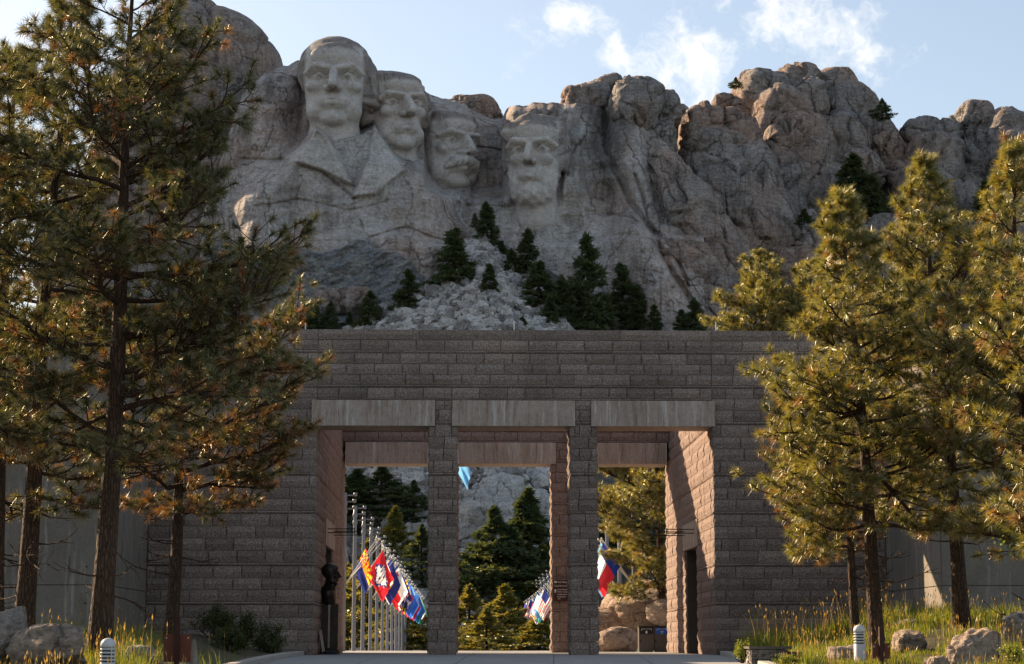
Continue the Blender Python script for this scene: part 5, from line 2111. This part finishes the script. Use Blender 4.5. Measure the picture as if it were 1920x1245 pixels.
for txt, x, z, s in (('Gift Shop', -w + .19, hgt - .135, .088), ('Food Services', -w + .05, hgt - .275, .082), ('Lincoln Borglum', -w + .165, hgt - .41, .066), ('Visitor Center', -w + .165, hgt - .495, .066),
                     ('Amphitheater', -w + .165, hgt - .59, .066), ('Presidential', -w + .165, hgt - .68, .066), ('Trail', -w + .165, hgt - .755, .06)):
    text_mesh('lettering', txt, s, (x, -.056, z), M_WHITE, sg)


def arrow(x, z, s, ang):
    pts = np.array([(0, 0), (.45, .42), (.45, .16), (1, .16), (1, -.16), (.45, -.16), (.45, -.42)]) - np.array([.5, 0])
    c, q = math.cos(ang), math.sin(ang)
    V = np.array([[x + s * (a * c - b * q), -.056, z + s * (a * q + b * c)] for a, b in pts])
    V = np.concatenate([V, V + np.array([0, .004, 0])])
    m = MB()
    m.add(V, np.array([[0, 6, 1], [7, 8, 13]]))
    m.add(V, np.array([[2, 5, 4, 3]]))
    m.build('arrow', M_WHITE, sg)


arrow(-w + .10, hgt - .105, .13, 0)
arrow(-w + .09, hgt - .44, .14, -PI / 2)

# ------------------------------------------------------------------ litter bins
M_BIN = material('bin_paint', lambda t, b: (b.inputs['Base Color'].__setattr__('default_value', (.085, .072, .066, 1)), b.inputs['Roughness'].__setattr__('default_value', .45)))
M_BLUE = material('recycling_blue', lambda t, b: b.inputs['Base Color'].__setattr__('default_value', (.02, .09, .42, 1)))
M_STEEL = material('brushed_steel', lambda t, b: (b.inputs['Base Color'].__setattr__('default_value', (.62, .62, .62, 1)), b.inputs['Metallic'].__setattr__('default_value', 1), b.inputs['Roughness'].__setattr__('default_value', .3)))


def bin_(px, Y, lab, blue):
    x = XP(px, Y)
    root = tag(empty('litter_bin', (x, Y, float(terrain_z(2, Y)))), lab, 'bin', 'bins beside the passage wall')
    w = .30
    m = MB()
    m.box(-w, w, -.30, .30, .05, .98)
    m.box(-w + .04, w - .04, -.27, .27, 0, .05)
    m.build('body', M_BIN, root)
    m = MB()
    m.box(-w - .015, w + .015, -.32, .32, .985, 1.04)
    m.build('lid', M_BLACK, root)
    m = MB()
    m.box(-w + .03, w - .03, -.312, -.301, .06, .70)
    d = m.build('door', M_BIN, root)
    m = MB()
    m.box(-w + .02, -w + .08, -.325, -.313, .40, .50)
    m.build('latch', M_BLACK, d)
    m = MB()
    m.box(-w + .03, w - .03, -.314, -.301, .725, .965)
    h = m.build('chute', M_BLUE if blue else M_BLACK, root)
    m = MB()
    m.tube([(-.20, -.318, .86), (-.19, -.36, .92), (.19, -.36, .92), (.20, -.318, .86)], .016, 6)
    m.build('handle', M_STEEL, h)
    m = MB()                                            # triangle of three arrows, or a waste mark
    if blue:
        for k in range(3):
            a = k * 2 * PI / 3 + PI / 2
            m.box(-.012, .05, -.3175, -.3165, .028, .046, 0, Matrix.Translation((0, 0, .80)) @ Matrix.Rotation(-a, 4, 'Y'))
    else:
        m.box(-.03, .03, -.3175, -.3165, .75, .82)
        m.box(-.04, .04, -.3175, -.3165, .83, .845)
    m.build('symbol', M_WHITE, h)


bin_(1211, 80, 'dark litter bin with a black chute, next to the split boulder', False)
bin_(1240, 80, 'dark recycling bin with a blue chute, against the passage wall', True)

# ------------------------------------------------------------------ flags on slanted staffs along the avenue
def flag_mat(name, c):
    m = bpy.data.materials.new(name)
    m.use_nodes = True
    t = NT(m.node_tree)
    b = m.node_tree.nodes['Principled BSDF']
    b.inputs['Base Color'].default_value = (*c, 1)
    b.inputs['Roughness'].default_value = .8
    tr = t.new('ShaderNodeBsdfTranslucent')
    tr.inputs[0].default_value = (*[min(1, x * 1.5) for x in c], 1)
    mx = t.new('ShaderNodeMixShader')
    mx.inputs[0].default_value = .45
    t.l.new(b.outputs[0], mx.inputs[1])
    t.l.new(tr.outputs[0], mx.inputs[2])
    t.l.new(mx.outputs[0], m.node_tree.nodes['Material Output'].inputs[0])
    return m


FC = {k: flag_mat('flag_' + k, c) for k, c in dict(red=(.55, .02, .03), white=(.72, .72, .70), navy=(.02, .03, .16), blue=(.03, .12, .50), sky=(.16, .42, .80), gold=(.72, .45, .03), black=(.015, .015, .015),
                                                   green=(.02, .20, .07), orange=(.70, .22, .02), purple=(.12, .10, .45)).items()}
FK = list(FC)


def d_rays(u, v):
    if v < .5:
        return 'navy'
    a = math.atan2(v - .5, u - .5)
    if math.hypot(u - .5, (v - .5) * .8) < .2:
        return 'orange'
    return 'red' if int(a / PI * 13) % 2 else 'gold'


def d_diamond(u, v):
    q = abs(u - .5) / .42 + abs(v - .5) / .44
    if q > 1:
        return 'red'
    if q > .72:
        return 'white' if int((u + v) * 22) % 2 and int((u - v) * 22) % 2 else 'navy'
    if math.hypot(u - .5, v - .40) < .05 or math.hypot(u - .40, v - .6) < .035 or math.hypot(u - .60, v - .6) < .035:
        return 'navy'
    return 'white'


def d_bear(u, v):
    if v < .2:
        return 'red'
    if math.hypot(u - .15, v - .82) < .08:
        return 'red'
    if math.hypot((u - .52) / 1.7, v - .56) < .12:
        return 'orange'
    if .34 < v < .40 and .3 < u < .75:
        return 'green'
    return 'white'


def d_quarters(u, v):
    if (u < .5) == (v > .5):
        return 'gold' if int(u * 12 + v * 4) % 2 else 'black'
    return 'red' if (u * 4 % 2 < 1) == (v * 4 % 2 < 1) else 'white'


def d_stripes(u, v):
    if u < .42 and v > .46:
        return 'navy'
    return 'red' if int(v * 13) % 2 == 0 else 'white'


def seal(field, s1, s2=None):
    def f(u, v):
        r = math.hypot((u - .5) * 1.4, v - .5)
        if r < .16:
            return s2 or s1
        if r < .26:
            return s1
        return field
    return f


def d_tri(u, v):
    return 'navy' if u < .34 else ('white' if v > .5 else 'red')


def d_eagle(u, v):
    r = math.hypot((u - .5) * 1.4, v - .55)
    return 'gold' if r < .17 else ('navy' if r < .22 else 'white')


def d_bands(a, b, c):
    return lambda u, v: a if v > .66 else (b if v > .33 else c)


DES = [('red and gold rays above navy', d_rays), ('white with a red foot and small dark figure', d_bear), ('red with a white diamond edged in blue', d_diamond), ('blue with a gold seal', seal('blue', 'gold', 'white')),
       ('navy with a gold seal', seal('navy', 'gold')), ('gold-and-black and red-and-white quarters', d_quarters), ('navy bar beside white over red', d_tri), ('sky blue with a white seal', seal('sky', 'white', 'gold')),
       ('blue with a white seal', seal('blue', 'white', 'navy')), ('green with a gold seal', seal('green', 'gold')), ('white with a gold eagle-like crest', d_eagle), ('red and white stripes with a navy canton', d_stripes),
       ('purple over white over red', d_bands('purple', 'white', 'red')), ('sky over gold over blue', d_bands('sky', 'gold', 'blue')), ('white over green', d_bands('white', 'white', 'green')), ('white with a broad red cross bar', d_bands('white', 'red', 'white'))]


def flag_mesh(des, side, seed, sd, hl=1.35, fly=1.75):
    """hoist along the upper staff (unit direction sd), hanging from it in loose folds"""
    rnd = np.random.RandomState(seed)
    nu, nv = 22, 16
    U, Vv = np.meshgrid(np.linspace(0, 1, nu), np.linspace(0, 1, nv), indexing='ij')
    sd = np.array(sd)
    out = np.array([side * .46, rnd.uniform(-.25, .25), -1.0])
    out /= np.linalg.norm(out)
    nrm = np.cross(sd, out)
    nrm /= np.linalg.norm(nrm)
    gather = 1 - .22 * U ** .8
    pts = sd * ((2.25 - hl) + hl * (1 - gather) * .55 + hl * Vv * gather)[..., None] + out * (fly * U * (.93 - .1 * Vv))[..., None]
    ph = rnd.uniform(0, 6)
    fold = (.11 * np.sin(Vv * 9 + ph + U * 2.5) + .05 * np.sin(Vv * 17 + ph * 2)) * (U ** .7) + .05 * np.sin(U * 6 + ph)
    pts = pts + nrm * fold[..., None]
    F = grid_faces(nu, nv)
    uc = (U[:-1, :-1] + .5 / (nu - 1)).ravel()
    vc = (Vv[:-1, :-1] + .5 / (nv - 1)).ravel()
    mi = [FK.index(des(a, b)) for a, b in zip(uc, vc)]
    return make_mesh('flag', pts.reshape(-1, 3), [F], [FC[k] for k in FK], mi, True)


M_POLE = material('pole_grey', lambda t, b: (b.inputs['Base Color'].__setattr__('default_value', (.21, .215, .24, 1)), b.inputs['Roughness'].__setattr__('default_value', .45)))
M_STAFF = material('pale_staff', lambda t, b: (b.inputs['Base Color'].__setattr__('default_value', (.72, .70, .66, 1)), b.inputs['Roughness'].__setattr__('default_value', .3)))


def make_pole(side):
    root = empty('flagpole', (0, 0, 0))
    m = MB()
    m.lathe([(.105, -.4), (.10, 0), (.092, 3.2), (.085, 6.3), (.085, 6.9), (0, 6.9)], 14)
    m.build('pole', M_POLE, root, True)
    for z in (6.0, 6.35):
        m = MB()
        m.lathe([(.10, z), (.115, z + .03), (.115, z + .14), (.10, z + .17)], 14)
        m.build('collar', M_POLE, root, True)
    for z, ln in ((6.78, .46), (6.5, .42), (6.2, .42)):
        m = MB()
        m.tube([(0, 0, z), (side * ln, -.05, z)], .03, 6)
        m.lathe([(.0, 0), (.075, .01), (.085, .16), (.0, .17)], 10, 0, Matrix.Translation((side * ln, -.05, z - .05)))
        m.build('floodlight', M_POLE, root, True)
    return root


STAFF_DIRS = [(.56, -.22, .80), (.60, .05, .80), (.52, .32, .79), (.66, -.08, .75)]


def staff_parts(root, side, k):
    d = Vector((side * STAFF_DIRS[k][0], STAFF_DIRS[k][1], STAFF_DIRS[k][2])).normalized()
    b = Vector((side * .10, STAFF_DIRS[k][1] * .2, 2.95))
    m = MB()
    m.tube([b, b + d * 2.35], [.026, .020], 7)
    s = m.build('staff', M_STAFF, root, True)
    m = MB()
    c = b + d * 2.40
    m.lathe([(0.0, -.055)] + [(.055 * math.cos(a), .055 * math.sin(a)) for a in np.linspace(-1.3, 1.3, 7)] + [(0.0, .055)], 10, 0, Matrix.Translation(c))
    m.build('finial', M_STAFF, s, True)
    return b, d


ORD = ['nearest', 'second', 'third', 'fourth', 'fifth', 'sixth', 'seventh', 'eighth', 'ninth', 'tenth', 'eleventh', 'twelfth', 'thirteenth', 'fourteenth']
protos = {}
for side in (1, -1):
    protos[side] = make_pole(side)
    for k in range(4):
        staff_parts(protos[side], side, k)
FLAGS_L = {0: [(1, 0)], 1: [(0, 2), (2, 1)], 2: [(2, 15), (1, 4)], 3: [(1, 6), (3, 1)], 4: [(1, 4), (0, 11)], 5: [(1, 5), (0, 4), (2, 1)], 6: [(2, 6), (1, 8)], 7: [(0, 8), (2, 11), (1, 7)], 8: [(1, 3), (0, 2)], 9: [(1, 9), (3, 8)], 10: [(1, 14), (0, 7)], 11: [(1, 9), (0, 15)]}
FLAGS_R = {0: [(1, 7), (0, 6)], 1: [(1, 4), (3, 12)], 2: [(1, 7), (0, 11)], 3: [(1, 13)], 8: [(0, 11), (1, 14)], 9: [(1, 11), (3, 14), (0, 7)], 10: [(0, 13), (1, 11), (2, 10)], 11: [(1, 10), (3, 11)], 12: [(1, 14), (2, 13), (0, 11)], 13: [(1, 10), (0, 11), (3, 12)]}
seen_des = {}
for side, X0, npole, fl in ((1, -5.3, 12, FLAGS_L), (-1, 7.4, 14, FLAGS_R)):
    for i in range(npole):
        Y = 87 + i * 8.2
        o = protos[side] if i == 0 else copy_tree(protos[side])
        o.location = (X0, Y, float(terrain_z(X0, Y)))
        row = 'in the first bay' if side > 0 else 'behind the boulders'
        pos = ORD[i] + (' from the gate' if i else '')
        tag(o, f'grey flagpole with slanted staffs, {pos} of the row {row}', 'flagpole', 'flagpoles along the avenue')
        for (k, dsn) in fl.get(i, ()):
            d = Vector((side * STAFF_DIRS[k][0], STAFF_DIRS[k][1], STAFF_DIRS[k][2])).normalized()
            b = Vector((side * .10, STAFF_DIRS[k][1] * .2, 2.95))
            f = link('flag', flag_mesh(DES[dsn][1], side, 50 * i + k + (7 if side > 0 else 0), d))
            f.location = o.location + b
            if i == 0 and side > 0:
                f.scale = (.62, 1, .85)
            key = (side, i, DES[dsn][0])
            q = ' again' if key in seen_des else ''
            seen_des[key] = 1
            bay = 'first bay' if side > 0 else 'row behind the boulders'
            tag(f, f'flag of {DES[dsn][0]}, {pos.split()[0]} pole, {bay}', 'flag', 'flags along the avenue')
# the pale blue flag hanging high behind the pillar
Yq = 120
o = tag(empty('flagpole', (XP(846, Yq), Yq, float(terrain_z(0, Yq)))), 'tall grey flagpole hidden behind the pillar, its light blue flag showing below the lintel', 'flagpole')
m = MB()
m.lathe([(.10, 0), (.06, 13), (0, 13.05)], 12)
m.build('pole', M_POLE, o, True)
f = tag(link('flag', flag_mesh(lambda u, v: 'sky', 1, 5, Vector((.25, 0, .97)).normalized(), 1.3, 1.6)), 'light blue flag hanging under the lintel beside the pillar in the middle bay', 'flag', 'flags along the avenue')
f.location = Vector(o.location) + Vector((.06, 0, ZP(905, Yq, 860) - o.location.z - .2))

# ------------------------------------------------------------------ grass and shrubs
M_GRASS = needle_material('meadow_grass', [(.075, .125, .018), (.12, .165, .025), (.17, .20, .035)], [(.24, .20, .08), (.26, .18, .09)], .15, .5)
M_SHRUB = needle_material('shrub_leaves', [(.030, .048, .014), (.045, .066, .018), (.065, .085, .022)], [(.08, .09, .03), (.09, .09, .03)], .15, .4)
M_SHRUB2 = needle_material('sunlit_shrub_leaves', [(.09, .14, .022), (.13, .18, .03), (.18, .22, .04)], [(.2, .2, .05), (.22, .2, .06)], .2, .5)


def grass_patch(name, pts, hts, rnd, w=.007, stalk=.10):
    """blades as bent two-piece strips, with seed-headed stalks among them"""
    N = len(pts)
    a = rnd.uniform(0, 2 * PI, N)
    lean = rnd.uniform(.1, .55, N)
    dx, dy = np.cos(a) * lean, np.sin(a) * lean
    isst = rnd.uniform(0, 1, N) < stalk
    h = hts * np.where(isst, rnd.uniform(1.15, 1.7, N), rnd.uniform(.5, 1.1, N))
    lean2 = np.where(isst, .5, 1.0)
    ww = np.where(isst, w * .55, w)
    sa = rnd.uniform(0, 2 * PI, N)
    sx_, sy_ = np.cos(sa) * ww, np.sin(sa) * ww
    base = pts
    mid = base + np.stack([dx * h * .3 * lean2, dy * h * .3 * lean2, h * .62], 1)
    tip = base + np.stack([dx * h * .85 * lean2, dy * h * .85 * lean2, h], 1)
    side = np.stack([sx_, sy_, np.zeros(N)], 1)
    V = np.stack([base - side, base + side, mid - side * .8, mid + side * .8, tip], 1).reshape(-1, 3)
    o = np.arange(N)[:, None] * 5
    Q = o + np.array([[0, 1, 3, 2]])
    T = o + np.array([[2, 3, 4]])
    tint = np.clip(rnd.beta(2, 2.2, N) * .8 + np.where(rnd.uniform(0, 1, N) < .14, .3, 0), 0, 1)
    tint = np.where(isst, rnd.uniform(.84, 1, N), tint)
    tv = np.repeat(tint, 5)
    # seed heads: slim spindles at the stalk tips
    k = np.where(isst)[0]
    d = tip[k] - mid[k]
    d /= np.linalg.norm(d, axis=1, keepdims=True)
    s2 = np.stack([np.cos(sa[k]), np.sin(sa[k]), 0 * k], 1) * .011
    L = rnd.uniform(.07, .13, len(k))[:, None]
    t0 = tip[k] - d * L * .4
    H = np.stack([t0, t0 + d * L * .4 + s2, t0 + d * L, t0 + d * L * .4 - s2], 1).reshape(-1, 3)
    n0 = len(V)
    HQ = n0 + np.arange(len(k))[:, None] * 4 + np.array([[0, 1, 2, 3]])
    V = np.concatenate([V, H])
    tv = np.concatenate([tv, np.full(len(H), .93)])
    me = make_mesh(name, V, [np.concatenate([Q, HQ]), T], [M_GRASS], None, False, {'tint': tv})
    return tag(link(name, me), kind='stuff')


rnd = np.random.RandomState(61)


CLEAR = [(203, 29.5, 1.6, .40), (1612, 37, 2.2, .45), (1652, 36, 2.0, .40), (333, 38, 1.5, .5), (1822, 35.5, 1.2, .95), (92, 31, 1.6, .85), (1443, 42, 2.5, .75), (1705, 41, 1.6, .6), (1590, 38.5, 1.3, .5), (1760, 34, .8, .35), (5, 31.5, 1.5, .6)]


def clear_of(X, Y):
    """short grass in front of bollards, signs and boulders"""
    k = np.ones(len(X))
    for px, cy, ln, wd in CLEAR:
        cx = XP(px, cy)
        ins = (np.abs(X - cx * Y / cy) < wd * .85) & (Y < cy + .3) & (Y > 10)
        k = np.where(ins, np.minimum(k, .45), k)
    return k


def scatter(n, x0, x1, y0, y1, side, dens):
    X = rnd.uniform(x0, x1, n)
    Y = rnd.uniform(y0, y1, n)
    if side < 0:
        keep = X < kx(KL, Y) - .25
    else:
        keep = X > kx(KR, Y) + .25
    f = dens(X, Y)
    keep &= rnd.uniform(0, 1, n) < f
    X, Y = X[keep], Y[keep]
    return np.stack([X, Y, bed_z(X, Y) - .01], 1)


def clump(X, Y, s, seed):
    return .5 + .5 * vnoise(np.stack([X / s, Y / s, X * 0], -1), seed)


# shaded bed on the left: tall grass at the near edge
def dl(X, Y):
    return sstep(.25, .6, clump(X, Y, .9, 3)) * np.where(Y > 37, .28, 1.0) * np.where((X > -5.8) & (Y > 33), .35, 1)


p = scatter(32000, -9.8, -4.2, 24.5, 46, -1, dl)
hh = (.26 + .22 * clump(p[:, 0], p[:, 1], .6, 5)) * np.where(p[:, 1] < 33, 1.35, 1.0) * clear_of(p[:, 0], p[:, 1])
grass_patch('grass', p, hh, rnd, .006, .05)


def dr(X, Y):
    return sstep(.22, .55, clump(X, Y, 1.0, 13))


p = scatter(50000, 4.6, 13.2, 26.5, 53, 1, dr)
hh = (.22 + .22 * clump(p[:, 0], p[:, 1], .7, 15)) * np.where(p[:, 1] < 36, 1.05, 1.1) * clear_of(p[:, 0], p[:, 1])
grass_patch('grass', p, hh, rnd, .007, .05)
# taller tussocks in front of the granite wall
p = scatter(9000, 6.9, 10.5, 47, 55, 1, lambda X, Y: sstep(.35, .6, clump(X, Y, .7, 23)))
grass_patch('tall_grass', p, .55 + .25 * clump(p[:, 0], p[:, 1], .6, 25), rnd, .008, .10)


def shrub(lab, group, loc, rx, ry, rz, n, mat_, seed, lf=.05):
    rnd = np.random.RandomState(seed)
    root = tag(empty('shrub', loc), lab, 'shrub', group)
    w = MB()
    c = []
    for k in range(22):
        a, e = rnd.uniform(0, 6.28), rnd.uniform(.3, 1.45)
        d = np.array([math.cos(a) * math.cos(e) * rx, math.sin(a) * math.cos(e) * ry, math.sin(e) * rz]) * rnd.uniform(.8, 1.05)
        w.tube([(0, 0, -.1), d * .5 + rnd.normal(size=3) * .05, d], [.014, .009, .004], 4, cap=False)
        c.append(d)
    c = np.array(c)
    i = rnd.randint(0, len(c), n)
    s = rnd.uniform(.3, 1.05, n)[:, None] ** .6
    p = c[i] * s + rnd.normal(size=(n, 3)) * .10 * np.array([rx, ry, rz])
    p[:, 2] = np.abs(p[:, 2])
    a1 = rnd.normal(size=(n, 3))
    a1[:, 2] += .5
    a1 /= np.linalg.norm(a1, axis=1, keepdims=True)
    a2 = np.cross(a1, rnd.normal(size=(n, 3)))
    a2 /= np.linalg.norm(a2, axis=1, keepdims=True)
    V = np.stack([p, p + a1 * lf * .5 + a2 * lf * .3, p + a1 * lf, p + a1 * lf * .5 - a2 * lf * .3], 1).reshape(-1, 3)
    w.build('stems', M_BARK_D, root)
    link('foliage', make_mesh('foliage', V, [np.arange(n * 4).reshape(-1, 4)], [mat_], None, False, {'tint': np.repeat(np.clip(rnd.beta(2, 2, n), 0, 1), 4)}), root)


def at_bed(px, Y):
    x = XP(px, Y)
    return (x, Y, float(bed_z(x, Y)))


SG = 'dark shrubs along the granite wall'
for i, (px, Y, rx, rz, lab) in enumerate(((400, 57, .75, .95, 'dark green shrub beside the brown sign board, against the granite wall'), (455, 58, .8, 1.05, 'tallest dark green shrub, in the middle of the row by the granite wall'),
                                          (505, 58, .7, .85, 'dark green shrub at the gate end of the row by the granite wall'), (430, 54, .6, .65, 'low dark green shrub in front of the row by the granite wall'))):
    shrub(lab, SG, at_bed(px, Y), rx, .6, rz, 2600, M_SHRUB, 70 + i, .06)
shrub('small bright green shrub at the kerb end beside the stone pier', 'sunlit shrubs', at_bed(1392, 45.5), .26, .3, .42, 900, M_SHRUB2, 81, .05)
shrub('low bright green plant below the stone pier', 'sunlit shrubs', at_bed(1475, 38.5), .35, .3, .22, 800, M_SHRUB2, 82, .04)
shrub('bright green weed in the corner of the sunlit bed', 'sunlit shrubs', at_bed(1900, 33.5), .45, .4, .40, 1300, M_SHRUB2, 83, .045)
